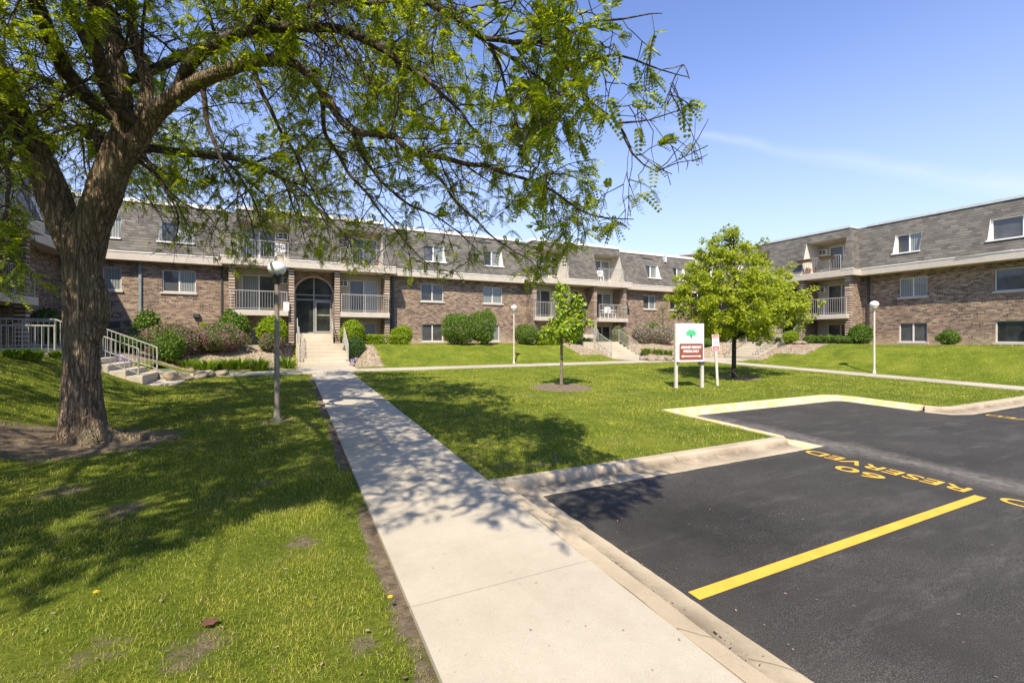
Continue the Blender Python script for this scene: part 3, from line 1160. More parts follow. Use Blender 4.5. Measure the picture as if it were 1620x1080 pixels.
            MB().box(ba, bb, S0 + o, .24, Z2 - .29, Z2).build('balcony_slab', M['fascia'], root, bevel=.015)
            ra, rb = ba + .07, bb - .07
            railing(root, [(ra, S0 + o + .09, Z2), ((ra + rb) / 2, S0 + o + .09, Z2), (rb, S0 + o + .09, Z2)], 1.0, 'balcony_railing')
            railing(root, [(p3 + .05, S0 + o + .07, Z3), (q3 - .05, S0 + o + .07, Z3)], .92, 'balcony_railing')
        # brick fins; inner pair carries the arch wall
        for fx in (-3.95, -1.17, 1.17, 3.95):
            pier = MB().box(c + fx - .14, c + fx + .14, S0 + o + .25, S0 + o + .56, ZB, ZF).build('brick_pier', M['quoin'], root)
            MB().box(c + fx - .139, c + fx + .139, S0 + o + .56, .24, ZB, ZF).build('fin_wall', M['brick'], pier)
        MB().quad((c - HW, 0, ZB), (c - 3.95, 0, ZB), (c - 3.95, 0, ZF), (c - HW, 0, ZF)).build('wall', M['brick'], root)
        MB().quad((c + 3.95, 0, ZB), (c + HW, 0, ZB), (c + HW, 0, ZF), (c + 3.95, 0, ZF)).build('wall', M['brick'], root)
        # arch
        r, zs, ya = .98, 4.42, -.12
        N = 20
        L, Rr = c - 1.04, c + 1.04
        wall.quad((L, ya, ZB), (c - r, ya, ZB), (c - r, ya, zs), (L, ya, zs))
        wall.quad((c + r, ya, ZB), (Rr, ya, ZB), (Rr, ya, zs), (c + r, ya, zs))
        ring = MB()
        for i in range(N):
            t0, t1 = math.pi * i / N, math.pi * (i + 1) / N
            A = (c + r * math.cos(t0), ya, zs + r * math.sin(t0))
            B = (c + r * math.cos(t1), ya, zs + r * math.sin(t1))
            wall.quad(A, (A[0], ya, ZF), (B[0], ya, ZF), B)
            wall.quad(A, B, (B[0], .2, B[2]), (A[0], .2, A[2]))
            r2 = r + .11
            A0, B0 = (A[0], ya - .03, A[2]), (B[0], ya - .03, B[2])
            A1 = (c + r2 * math.cos(t0), ya - .03, zs + r2 * math.sin(t0))
            B1 = (c + r2 * math.cos(t1), ya - .03, zs + r2 * math.sin(t1))
            ring.quad(A0, A1, B1, B0)
            ring.quad(A1, (A1[0], ya, A1[2]), (B1[0], ya, B1[2]), B1)
            ring.quad(A0, B0, (B0[0], ya, B0[2]), (A0[0], ya, A0[2]))
        for sg in (-1, 1):
            wall.quad((c + sg * r, ya, ZB), (c + sg * r, .2, ZB), (c + sg * r, .2, zs), (c + sg * r, ya, zs))
        ring.build('arch_trim', M['arch_brick'], root)
        # glazed entrance
        zt = 2.22
        ef = MB()
        ef.box(c - .03, c + .03, .12, .2, zt, zs + r - .02)
        ef.box(c - r, c - .03, .12, .2, 4.12, 4.18)
        ef.box(c + .03, c + r, .12, .2, 4.12, 4.18)
        ef.box(c - r, c - .03, .118, .2, zs - .02, zs + .03)
        ef.box(c + .03, c + r, .118, .2, zs - .02, zs + .03)
        ef.box(c - r, c - r + .05, .12, .2, zt, zs)
        ef.box(c + r - .05, c + r, .12, .2, zt, zs)
        ef.box(c - r, c - .03, .12, .2, zt, zt + .06)
        en = ef.build('entrance_frame', M['door_frame'], root)
        pm = MB()
        pm.quad((c - r, .17, zt), (c + .0, .17, zt), (c, .17, zs), (c - r, .17, zs))
        pm.quad((c, .172, 4.15), (c + r, .172, 4.15), (c + r, .172, zs), (c, .172, zs))
        fan = [(c + r * math.cos(math.pi * i / N), .17, zs + r * math.sin(math.pi * i / N)) for i in range(N + 1)]
        pm.quad(*fan)
        pm.build('pane', M['glass_door'], en)
        dm = MB()
        dm.box(c + .05, c + .14, .08, .15, zt + .02, 4.11)
        dm.box(c + .86, c + .93, .08, .15, zt + .02, 4.11)
        dm.box(c + .14, c + .86, .08, .15, 4.0, 4.11)
        dm.box(c + .14, c + .86, .08, .15, zt + .02, zt + .12)
        dm.box(c + .14, c + .86, .082, .14, 3.24, 3.31)
        dr = dm.build('door', M['door_frame'], root)
        MB().box(c + .14, c + .86, .11, .12, zt + .12, 4.0).build('pane', M['glass_door'], dr)
        MB().tube([(c + .18, .05, 3.05), (c + .18, .05, 3.45)], .013, 6).build('handle', M['dark_metal'], dr)
        wall.build('entry_wall', M['brick'], root)
        mans.build('mansard_roof', M['shingle'], root)
        fas.build('fascia', M['fascia'], root)
        cap.build('roof_coping', M[opts.get('coping', ('coping', 0))[0]], root)
    # body, roof, ends
    MB().box(x0 + .02, x1 - .02, .5, depth, ZB, ZT - .3).build('core_wall', M['brick'], root)
    for e, xe in zip(ends, (x0, x1)):
        if e:
            MB().quad((xe, 0, ZB), (xe, depth, ZB), (xe, depth, ZF + .2), (xe, 0, ZF + .2)).build('end_wall', M['brick'], root)
            MB().quad((xe, S0, Z3), (xe, depth, Z3), (xe, depth, ZT), (xe, S1, ZT)).build('mansard_roof', M['shingle'], root)
    MB().box(x0, x1, S1 + .1, depth, ZT - .06, ZT + .01).build('flat_roof', M['grey_metal'], root)
    return root


main_b = building('long three-storey brick block facing the camera across the lawn, two arched entries under grey mansard',
                  (0, 28.5, 0), 0, -10.2, 31.9, [1.2, 19.1],
                  [(-8.95, -7.5), (-5.88, -4.46), (7.45, 8.94), (11.72, 13.16), (25.83, 27.15), (28.75, 30.1)],
                  [(-8.9, -7.48), (-5.98, -4.48), (7.6, 9.0), (11.72, 13.1), (26.0, 27.4), (29.0, 30.35)],
                  [(7.5, 8.92), (11.5, 12.95), (26.3, 27.6)], ends=(False, False), depth=12)
WING = {'eaves': (-.8, 0.0), 'coping': ('galvanised', .11)}
right_b = building('brick wing along the right of the lot, planter boxes on its upper balcony',
                   (32.0, 0, 0), R(-90), -28.5, 8, [-19.9, -1.9],
                   [(-13.9, -12.6), (-9.9, -7.7), (-26.9, -25.4)], [(-13.95, -12.72), (-9.97, -7.7), (-26.9, -25.4)],
                   [(-13.92, -12.6), (-9.88, -7.7), (-26.9, -25.4)], ends=(False, True), opts=WING)
left_b = building('shaded brick wing at the left edge behind the large tree',
                  (-9.8, 0, 0), R(90), 8.0, 28.5, [18.2],
                  [(24.2, 25.7), (11, 12.5)], [(24.2, 25.7), (11, 12.5)], [(24.2, 25.7), (11, 12.5)], ends=(True, False), opts=WING)

# fittings on the buildings
MB().box(-6.81, -6.70, -.10, -.001, ZB, ZF).build('downspout', M['grey_metal'], main_b)
MB().box(-3.35, -3.27, -.07, -.001, 2.2, ZF).build('downspout', M['dark_metal'], main_b)
MB().box(5.62, 5.75, -.12, -.001, ZB, ZF).build('downspout', M['dark_metal'], main_b)
MB().box(-15.50, -15.40, -.10, -.001, ZB, ZF).build('downspout', M['dark_metal'], right_b)
MB().box(-8.15, -7.55, -.02, .05, 2.45, 2.78).build('crawl_vent', M['dark_metal'], main_b)
mm = MB()
mm.box(-4.55, -4.28, -.16, -.001, 3.02, 3.22)
mm.tube([(-4.36, -.05, 3.02), (-4.36, -.05, 2.0)], .015, 6)
mm.build('meter_box', M['dark_metal'], main_b, bevel=.01)
for xx in (.6, 26.4, 11.9, -5.3):
    zz = 8.42
    yy = -.5 + .8 * (zz - Z3) / (ZT - Z3) - (.8 if -3 < xx < 5.6 else 0)
    MB().box(xx - .45, xx + .45, yy - .03, yy + .05, zz, zz + .08).build('roof_vent', M['dark_metal'], main_b)
mm = MB()
mm.box(28.15, 28.40, .02, .32, 8.28, 8.92)
mm.build('scupper_box', M['galvanised'], main_b)
mm = MB()
mm.box(33.2, 37.2, 3.0, 5.2, 8.8, 9.55)
ph = mm.build('roof_penthouse', M['coping'], main_b)
mm = MB()
mm.v += [(32.9, 2.8, 9.55), (37.5, 2.8, 10.15), (37.5, 5.4, 10.15), (32.9, 5.4, 9.55), (32.9, 2.8, 9.68), (37.5, 2.8, 10.28), (37.5, 5.4, 10.28), (32.9, 5.4, 9.68)]
mm.f += [(0, 3, 2, 1), (4, 5, 6, 7), (0, 1, 5, 4), (1, 2, 6, 5), (2, 3, 7, 6), (3, 0, 4, 7)]
mm.build('penthouse_roof', M['sign_brown'], ph)
# the loose drip edge on the right wing
mm = MB()
mm.v += [(-11.1, -.87, 6.12), (-9.0, -.87, 6.17), (-9.0, -.87, 6.20), (-11.1, -.91, 6.15)]
mm.f.append((0, 1, 2, 3))
mm.build('drip_edge', M['white_trim'], right_b)


# ------------------------------------------------------------ entrance stairs
def stairs(label, loc, rz, c, dx, run=2.6):
    """same local frame as the buildings: front wall at y = 0, stairs run towards -y"""
    root = thing('entrance_stairs', label, 'stairs', loc, rz, 'entrance stairs')
    m = MB()
    zt, zm, zb = 2.20, 1.66, .60
    m.box(c - .95, c + .95, -1.2, .16, .3, zt)
    for k in range(2):
        y = -1.2 - .30 * k
        z = zt - (zt - zm) / 3 * (k + 1)
        m.box(c - .80, c + .90, y - .30, y, .3, z)
    x0, x1 = c + dx - 1.15, c + dx + 1.2
    m.box(min(x0, c - .95), max(x1, c + .95), -run, -1.802, .3, zm)
    n = 5
    for k in range(n):
        y = -run - .42 * k
        z = zm - (zm - zb) / (n + 1) * (k + 1)
        m.box(x0, x1, y - .42 + (0 if k < n - 1 else 0), y, .3, z)
    m.build('steps', M['step_concrete'], root, bevel=.015)
    ye = -run - .42 * n + .12
    ze = zb + .17
    for xs in (x0 + .07, x1 - .07):
        xin = c - .88 if xs < c + dx else c + .88
        railing(root, [(xs, -1.95, zm), (xs, -run - .02, zm), (xs, ye, ze)], .86, 'handrail')
        railing(root, [(xin, -1.0, zt), (xin, -1.75, zm)], .82, 'handrail')
    return root


stairs('concrete entry steps at the head of the straight walk, between white rails', (0, 28.5, 0), 0, 1.2, .25)
stairs('concrete entry steps behind the slender young tree, with purple phlox at their foot', (0, 28.5, 0), 0, 19.1, .95)
stairs('concrete entry steps seen under the broad maple crown at the right wing', (32.0, 0, 0), R(-90), -19.9, -.9)
stairs('concrete entry steps beside the big tree trunk, with a long cream railing', (-9.8, 0, 0), R(90), 18.2, .9, 3.5)
lr = thing('landing_railing', 'cream landing railing running behind the big tree trunk to the left edge', 'railing', (0, 0, 0))
railing(lr, [(-8.7, 16.9, 1.45), (-7.1, 16.9, 1.45), (-5.9, 16.9, 1.45)], .86, 'handrail')


# ------------------------------------------------------------ balcony things
def chair(label, loc, rz, mat='white_plastic', group='chairs on the balconies'):
    root = thing('patio_chair', label, 'chair', loc, rz, group)
    m = MB()
    m.box(-.24, .24, -.24, .24, .38, .42)
    m.build('seat', M[mat], root, bevel=.01)
    m = MB()
    m.box(-.24, .24, .22, .26, .42, .52)
    for k in range(5):
        m.box(-.23 + k * .10, -.17 + k * .10, .222, .258, .52, .80)
    m.box(-.24, .24, .22, .26, .80, .87)
    m.build('backrest', M[mat], root)
    for sx in (-.21, .21):
        for sy in (-.2, .22):
            MB().box(sx - .02, sx + .02, sy - .02, sy + .02, 0, .38).build('leg', M[mat], root)
        MB().box(sx - .025, sx + .025, -.24, .22, .58, .62).build('armrest', M[mat], root)
    return root


def planter(label, loc, rz):
    root = thing('planter_box', label, 'planter', loc, rz, 'planter boxes hung on the balcony rail')
    m = MB()
    m.v += [(-.36, -.10, 0), (.36, -.10, 0), (.36, .10, 0), (-.36, .10, 0), (-.45, -.15, .17), (.45, -.15, .17), (.45, .15, .17), (-.45, .15, .17)]
    m.f += [(0, 3, 2, 1), (4, 5, 6, 7), (0, 1, 5, 4), (1, 2, 6, 5), (2, 3, 7, 6), (3, 0, 4, 7)]
    m.build('liner', M['basket'], root)
    m = MB()
    for x in (-.3, .3):
        m.tube([(x, .14, .17), (x, .17, .22), (x, .17, -.05)], .008, 5)
    m.tube([(-.46, -.155, .175), (.46, -.155, .175)], .010, 5)
    m.build('bracket', M['dark_metal'], root)
    return root


def pot(label, loc, s=1.0, mat='terracotta'):
    root = thing('flower_pot', label, 'pot', loc, 0, 'pots on the balconies')
    MB().lathe([(0, 0), (.10 * s, 0), (.145 * s, .22 * s), (.165 * s, .22 * s), (.165 * s, .27 * s), (.14 * s, .27 * s), (.13 * s, .23 * s), (0, .23 * s)], 16).build('pot_body', M[mat], root, True)
    m = MB()
    for k in range(26):
        a, e = random.uniform(0, 6.28), random.uniform(.3, 1.3)
        d = Vector((math.cos(a) * math.cos(e), math.sin(a) * math.cos(e), math.sin(e))) * random.uniform(.12, .25) * s
        b = Vector((0, 0, .23 * s))
        sd = d.cross(Vector((0, 0, 1))).normalized() * .03
        m.quad(b, b + d * .6 - sd, b + d, b + d * .6 + sd)
    m.build('pot_plant', M['shrub_mid'], root)
    return root


chair('white slatted chair on the second-floor balcony right of the young tree', (21.9, 27.6, Z2), R(25))
o = chair('white armchair facing left beside another on the same balcony', (21.25, 27.65, Z2), R(-80))
chair('white chair behind the rail on the balcony above the two-chair one', (20.9, 27.7, Z3), R(-30))
chair('tan cushioned chair on the upper balcony right of the arched entry', (2.9, 27.75, Z3), R(200), 'fascia')
chair('white chair on the upper balcony left of the arched entry', (-.55, 27.7, Z3), R(190))
planter('brown planter box nearer the corner on the right wing upper balcony', (30.33, 16.95, 6.88), R(-90))
planter('brown planter box nearer the maple on the right wing upper balcony', (30.33, 18.35, 6.88), R(-90))
pot('red clay pot on the upper balcony floor of the right wing', (30.75, 17.9, Z3), 1.0)
pot('larger red clay pot beside a smaller one on the right wing balcony', (30.75, 18.35, Z3), 1.15)
pot('small white pot on the upper balcony floor of the right wing', (30.7, 17.45, Z3), .7, 'white_plastic')
pot('clay pot at the left end of the upper balcony right of the arch', (2.75, 27.4, Z3), .8)
pot('clay pot at the right end of the upper balcony right of the arch', (4.55, 27.4, Z3), .8)
pot('clay pot beside the white bin on the second-floor balcony left of the arch', (-.55, 27.4, Z2), .9)
m = MB()
m.box(-.14, .14, -.12, .12, 0, .42)
m.box(-.15, .15, -.13, .13, .42, .46)
o = m.build('storage_bin', M['white_plastic'], bevel=.01)
o.location = (-.22, 27.4, Z2)
tag(o, 'white bin at the right end of the second-floor balcony left of the arch', 'bin')


# ------------------------------------------------------------ lamps, signs
def lamp(label, p, height, globe, rg=.18, rp=.05, mat='pole'):
    root = thing('lamp_post', label, 'lamp post', p, 0, 'globe lamp posts')
    h = height - 1.62 * rg
    MB().lathe([(rp * 1.9, -.1), (rp * 1.9, .02), (rp * 1.25, .05), (rp, .25), (rp * .86, h - .10), (rp * .86, h - .06)], 14).build('pole', M[mat], root, True)
    MB().lathe([(rp * .86, h - .12), (rp * 1.35, h - .10), (rp * 1.45, h + .02), (rg * .62, h + .04), (rg * .66, h + .08), (0, h + .08)], 16).build('collar', M['dark_metal' if rp > .045 else mat], root, True)
    n = 14
    prof = []
    for k in range(n + 1):
        a = -1.02 + (math.pi / 2 + 1.02) * k / n
        prof.append((rg * math.cos(a) if k < n else 0, h + .08 + rg * .86 * (math.sin(a) - math.sin(-1.02))))
    MB().lathe(prof, 24).build('globe', M[globe], root, True)
    return root


p, t = hit(438, 665)
lamp('grey globe lamp on a thick brown pole beside the near walk', p, 3.24, 'globe_old', .175, .052)
p, t = hit(813, 574)
lamp('white globe lamp on a thin pole on the bank left of the young tree', p, (574 - 484.5) / F * t, 'globe', .165, .04, 'timber')
p, t = hit(1383, 590)
lamp('white globe lamp on a pale pole in front of the right wing', p, (590 - 478.5) / F * t, 'globe', .185, .045, 'timber')


def sign_board():
    a, b = Vector((11.72, 11.36, 0)), Vector((12.70, 11.14, 0))
    ang = math.atan2(b.y - a.y, b.x - a.x)
    c = (a + b) / 2
    z0 = g(c.x, c.y)
    W = (b - a).length
    root = thing('notice_sign', 'two-post sign with green tree emblem above a brown parking panel', 'sign', (c.x, c.y, z0), ang)
    for s in (-1, 1):
        MB().box(s * W / 2 - .048, s * W / 2 + .048, -.045, .045, -.3, 2.17).build('post', M['timber'], root, bevel=.006)
    MB().box(-W / 2 + .002, W / 2 + .02, -.085, -.047, .88, 2.18).build('board', M['sign_white'], root, bevel=.004)
    br = MB()
    w2, r_ = W / 2 - .02, .04
    pts = []
    for cx_, cz_, a0 in ((w2 - r_, .94 + r_, -90), (w2 - r_, 1.50 - r_, 0), (-w2 + r_ + .05, 1.50 - r_, 90), (-w2 + r_ + .05, .94 + r_, 180)):
        for k in range(5):
            an = R(a0 + 22.5 * k)
            pts.append((cx_ + r_ * math.cos(an), cz_ + r_ * math.sin(an)))
    br.quad(*[(x, -.089, z) for x, z in pts])
    br.build('brown_panel', M['sign_brown'], root)

    def letters(s, size, x, z, mat, name, bold=.0, width=None):
        V, Fc = text_geo(s, size, bold)
        m = MB()
        k = 1.0
        if width:
            k = width / (max(v.x for v in V) - min(v.x for v in V))
        m.add([(x + v.x * k, -.0915, z + v.y) for v in V], Fc)
        return m.build(name, M[mat], root)
    letters('ASSIGNED RESIDENT', .115, .025, 1.335, 'sign_white', 'lettering', .004, .80)
    letters('PARKING ONLY', .115, .025, 1.20, 'sign_white', 'lettering', .004, .60)
    m = MB()
    y = -.0915
    m.quad((-.28, y, 1.055), (.33, y, 1.055), (.33, y, 1.085), (-.28, y, 1.085))
    m.quad((-.36, y, 1.07), (-.28, y, 1.03), (-.28, y, 1.11))
    m.quad((.41, y, 1.07), (.33, y, 1.11), (.33, y, 1.03))
    m.build('arrow', M['sign_white'], root)
    # arched name
    m = MB()
    word = 'RIVER TRAILS'
    for k, ch in enumerate(word):
        if ch == ' ':
            continue
        an = R(142 - 104 * k / (len(word) - 1))
        V, Fc = text_geo(ch, .115, .002)
        T = Matrix.Translation((.02 + .345 * math.cos(an), y, 1.70 + .345 * math.sin(an))) @ Matrix.Rotation(an - math.pi / 2, 4, Vector((0, -1, 0)))
        m.add([(v.x, 0, v.y) for v in V], Fc, T)
    m.build('arched_lettering', M['sign_grey'], root)
    letters('APARTMENTS', .06, .02, 1.565, 'sign_grey', 'lettering', 0, .60)
    # tree emblem
    m = MB()
    pts = []
    for k in range(60):
        a = 2 * math.pi * k / 60
        rr = 1 + .10 * math.sin(7 * a + .4) + .07 * math.sin(13 * a)
        pts.append((.02 + .20 * rr * math.cos(a), y, 1.84 + (.13 if math.sin(a) > 0 else .10) * rr * math.sin(a)))
    m.quad(*pts)
    m.build('emblem_crown', M['sign_green'], root)
    m = MB()
    m.quad((.0, y - .002, 1.66), (.045, y - .002, 1.66), (.034, y - .002, 1.80), (.01, y - .002, 1.80))
    m.build('emblem_trunk', M['bark_maple'], root)
    m = MB()
    m.box(-W / 2 - .01, -W / 2 + .08, -.10, -.02, .83, .88)
    m.box(W / 2 - .12, W / 2 + .05, -.07, .05, .78, .88)
    m.build('bracket', M['dark_metal'], root)


sign_board()


def small_sign():
    p, t = hit(1135, 609)
    root = thing('parking_sign', 'narrow red and white notice on a leaning timber stake', 'sign', p, R(-24))
    root.rotation_euler = (0, R(-3), R(-24))
    h = (609 - 529) / F * t
    MB().box(-.042, .042, -.022, .022, -.2, h - .12).build('stake', M['timber'], root)
    MB().box(-.125, .125, -.034, -.024, h - .57, h).build('plate', M['sign_white'], root, bevel=.003)
    m = MB()
    m.quad((-.112, -.036, h - .13), (.112, -.036, h - .13), (.112, -.036, h - .015), (-.112, -.036, h - .015))
    m.quad((-.112, -.036, h - .555), (.112, -.036, h - .555), (.112, -.036, h - .42), (-.112, -.036, h - .42))
    m.build('red_band', M['sign_red'], root)
    for s, z, mt, sz, wd in (('TOW AWAY', h - .10, 'sign_white', .05, .19), ('NO', h - .24, 'sign_red', .08, .09), ('PARKING', h - .33, 'sign_red', .06, .17), ('ZONE', h - .515, 'sign_white', .07, .14)):
        V, Fc = text_geo(s, sz, .002)
        k = wd / (max(v.x for v in V) - min(v.x for v in V))
        MB().add([(v.x * k, -.0385, z + v.y) for v in V], Fc).build('lettering', M[mt], root)


small_sign()

# ------------------------------------------------------------ foliage builders


def quads_from(P, A, B, L, W):
    """diamond leaves: base P, axis A (unit), side B (unit), length L, width W"""
    L = L[:, None]
    W = W[:, None]
    v = np.stack([P, P + A * L * .45 + B * W * .5, P + A * L, P + A * L * .45 - B * W * .5], 1)
    n = len(P)
    return v.reshape(-1, 3), np.arange(4 * n).reshape(n, 4)


def unit(v):
    return v / np.maximum(np.linalg.norm(v, axis=-1, keepdims=True), 1e-9)


def rand_dirs(n):
    return unit(rng.normal(size=(n, 3)))


def ring_noise(d, seed, k=2.2):
    """smooth bumps over a sphere of directions"""
    s = np.zeros(len(d))
    r = np.random.default_rng(seed)
    for i in range(6):
        w = r.normal(size=3) * k
        s += np.sin(d @ w + r.uniform(0, 6.3))
    return s / 6


def bush(name, label, cat, px0, px1, ptop, pbase, mat, leaf=.07, n=2200, group='shrubs against the buildings', boxy=0.0, plane=None, flat=1.0, seed=1, base_up=0, stems=True, side_depth=1.0):
    if plane is None:
        p, t = hit((px0 + px1) / 2, pbase)
    else:
        r = ray((px0 + px1) / 2, pbase)
        t = (plane[1] / r.y) if plane[0] == 'y' else plane[1] / r.x
        p = at((px0 + px1) / 2, pbase, t)
    n = int(n * 2.3)
    gz = g(p.x, p.y)
    w = (px1 - px0) / F * t / math.sqrt(1 + (((px0 + px1) / 2 - CX) / F) ** 2)
    z1 = H + (HY - ptop) / F * t
    h = z1 - gz
    rx, rz_ = w / 2, max(h / 2, .1)
    ry = rx * side_depth
    root = thing(name, label, cat, (p.x, p.y, gz), R(random.uniform(-15, 15)) if boxy == 0 else 0, group)
    d = rand_dirs(n)
    if boxy:
        d = unit(np.sign(d) * np.abs(d) ** (1 - boxy * .6))
    rad = 1 + .26 * ring_noise(d, seed) + .14 * ring_noise(d, seed + 50, 5) + .16 * (rng.random(n) < .05)
    depth = 1 - .40 * rng.random(n) ** 2.6
    sup = np.max(np.abs(d), 1)
    boxs = (1 - boxy) + boxy / np.maximum(sup, .5) * .88
    P = d * (rad * depth * boxs)[:, None] * np.array([rx, ry, rz_]) + np.array([0, 0, rz_ + base_up])
    P[:, 2] = np.maximum(P[:, 2], .03 + .1 * rng.random(n))
    A = unit(d * .35 + rand_dirs(n) * .9 + np.array([0, 0, .2]))
    B = unit(np.cross(A, d + rand_dirs(n) * .6))
    V, Fq = quads_from(P, A, B, leaf * rng.uniform(.8, 1.6, n), leaf * rng.uniform(.5, .9, n))
    np_mesh('foliage', V, [Fq], M[mat], root)
    if stems:
        m = MB()
        for k in range(9):
            a = random.uniform(0, 6.28)
            q = random.uniform(.2, .75)
            m.tube([(random.uniform(-.06, .06), random.uniform(-.06, .06), -.05), (math.cos(a) * rx * q * .5, math.sin(a) * ry * q * .5, rz_ * .7), (math.cos(a) * rx * q, math.sin(a) * ry * q, rz_ * 1.5)], [.014, .010, .004], 4, False)
        m.build('stems', M['twig'], root)
    return root


bush('round_shrub', 'big clipped dark-green shrub, left one of the touching pair below the second-floor windows', 'shrub', 700, 748, 495, 544, 'shrub_mid', n=4600, boxy=.25, seed=3)
bush('round_shrub', 'taller clipped shrub, right one of the touching pair beside a basement window', 'shrub', 741, 784, 491, 544, 'shrub_mid', n=4600, boxy=.25, seed=4)
bush('round_shrub', 'round green shrub behind the thin lamp post at the second entry', 'shrub', 815, 849, 514, 544, 'shrub_mid', n=2600, seed=5)
bush('hedge', 'low lime-green hedge left of the young tree', 'hedge', 845, 884, 529, 544, 'shrub_lime', n=2600, boxy=.8, seed=6, side_depth=.5)
bush('round_shrub', 'dark round shrub just right of the young tree trunk', 'shrub', 896, 922, 516, 543, 'shrub_dark', n=2200, seed=7)
bush('round_shrub', 'tall lime-green shrub right beside the main entry steps', 'shrub', 540, 575, 508, 545, 'shrub_lime', leaf=.09, n=2600, seed=8, plane=('y', 26.6))
bush('conifer_shrub', 'dark needle shrub at the foot of the lime shrub by the entry', 'shrub', 545, 578, 535, 563, 'shrub_dark', leaf=.06, n=2600, seed=9, plane=('y', 25.4))
bush('hedge', 'low lime-green clipped hedge right of the main entry', 'hedge', 574, 648, 530, 546, 'shrub_lime', n=3600, boxy=.8, seed=10, plane=('y', 26.7), side_depth=.3)
bush('round_shrub', 'round lime shrub at the right end of the low hedge', 'shrub', 621, 652, 516, 546, 'shrub_lime', n=2000, seed=11, plane=('y', 27.2))
bush('round_shrub', 'lime-green leafy shrub under the balcony left of the entry', 'shrub', 406, 453, 504, 545, 'shrub_lime', leaf=.12, n=1500, seed=12, plane=('y', 26.4))
bush('round_shrub', 'small plum-tipped shrub right behind the brown lamp pole', 'shrub', 412, 448, 528, 566, 'shrub_plum', n=2200, seed=13, plane=('y', 25.0))
bush('spreading_shrub', 'wide plum and green shrub nearest the balcony in the stone bed', 'shrub', 305, 392, 512, 569, 'shrub_plum', n=5600, seed=14, plane=('y', 25.0))
bush('spreading_shrub', 'wide plum and green shrub left of another in the stone bed', 'shrub', 222, 316, 516, 577, 'shrub_plum', n=5600, seed=15, plane=('y', 24.4))
bush('spreading_shrub', 'purple-leaved shrub half hidden by the railing and trunk', 'shrub', 168, 245, 520, 566, 'shrub_plum', n=3600, seed=16, plane=('y', 25.8))
bush('spreading_shrub', 'loose green shrub at the foot of the left steps behind their railing', 'shrub', 244, 292, 528, 577, 'shrub_mid', n=2400, seed=61, plane=('y', 23.4))
bush('spreading_shrub', 'green shrub half hidden between the big trunk and the sloping rail', 'shrub', 176, 232, 532, 572, 'shrub_dark', n=2400, seed=62, plane=('y', 22.6))
bush('round_shrub', 'small tree-like green shrub under the grey downspout', 'shrub', 212, 256, 495, 524, 'shrub_mid', leaf=.11, n=1300, seed=17, plane=('y', 27.7))
bush('round_shrub', 'upright green shrub at the left pier of the entry bay', 'shrub', 346, 391, 494, 530, 'shrub_mid', leaf=.11, n=1500, seed=18, plane=('y', 27.0))
bush('round_shrub', 'small lime shrub behind the plum shrub nearest the entry', 'shrub', 312, 334, 513, 530, 'shrub_lime', n=900, seed=19, plane=('y', 26.6))
bush('feathery_shrub', 'feathery pale green shrub between the second entry steps', 'shrub', 966, 992, 517, 548, 'sapling_leaf', leaf=.10, n=1300, seed=20, plane=('y', 26.4))
bush('flowering_shrub', 'pink blossoming shrub right of the second entry steps', 'shrub', 998, 1030, 514, 547, 'shrub_pink', n=2400, seed=21, plane=('y', 26.2))
bush('flowering_shrub', 'pink and green shrub just left of the two-post sign', 'shrub', 1026, 1068, 516, 546, 'shrub_pink', n=2800, seed=22, plane=('y', 25.8))
bush('round_shrub', 'green shrub behind the pink one under the main wall', 'shrub', 1020, 1048, 510, 530, 'shrub_mid', n=1300, seed=23, plane=('y', 27.4))
bush('round_shrub', 'round green shrub between the two signs', 'shrub', 1106, 1128, 537, 562, 'shrub_mid', n=1700, seed=24, plane=('y', 24.0))
bush('flowering_shrub', 'pinkish shrub under the left of the maple crown', 'shrub', 1072, 1110, 512, 548, 'shrub_pink', n=2000, seed=25, plane=('y', 26.5))
bush('round_shrub', 'dark shrub filling the corner behind the small red sign', 'shrub', 1112, 1150, 505, 552, 'shrub_dark', leaf=.09, n=2600, seed=26, plane=('y', 25.8))
bush('flowering_shrub', 'pinkish shrub behind the right-wing steps under the maple', 'shrub', 1186, 1224, 510, 545, 'shrub_pink', n=2000, seed=27, plane=('x', 30.0))
bush('round_shrub', 'lime-green round shrub at the dark pier of the right wing', 'shrub', 1238, 1264, 523, 548, 'shrub_lime', n=1500, seed=28, plane=('x', 29.3))
for k, (a, b, lab) in enumerate(((1270, 1293, 'leftmost low rounded bush of the row under the right-wing balcony'), (1291, 1306, 'small rounded bush second in the row under the right-wing balcony'),
                                 (1304, 1320, 'middle rounded bush of the row under the right-wing balcony'), (1317, 1334, 'fourth rounded bush of the row under the right-wing balcony'),
                                 (1331, 1358, 'rightmost low rounded bush of the row, touching the taller shrub'))):
    bush('low_shrub', lab, 'shrub', a, b, 530.5, 545, 'shrub_mid', leaf=.055, n=1500, seed=30 + k, plane=('x', 30.0), group='row of low bushes under the balcony')
bush('round_shrub', 'taller leafy shrub at the brick corner right of the low row', 'shrub', 1342, 1378, 514, 545, 'shrub_mid', leaf=.09, n=2300, seed=36, plane=('x', 30.2))
bush('round_shrub', 'lone low bush against the right-wing brick between basement windows', 'shrub', 1483, 1518, 523, 545, 'shrub_mid', leaf=.06, n=1900, seed=37, plane=('x', 31.0))
bush('round_shrub', 'dark shrub behind the cream railing at the left wing', 'shrub', 40, 100, 490, 530, 'shrub_dark', n=1800, seed=38, plane=('x', -8.6))


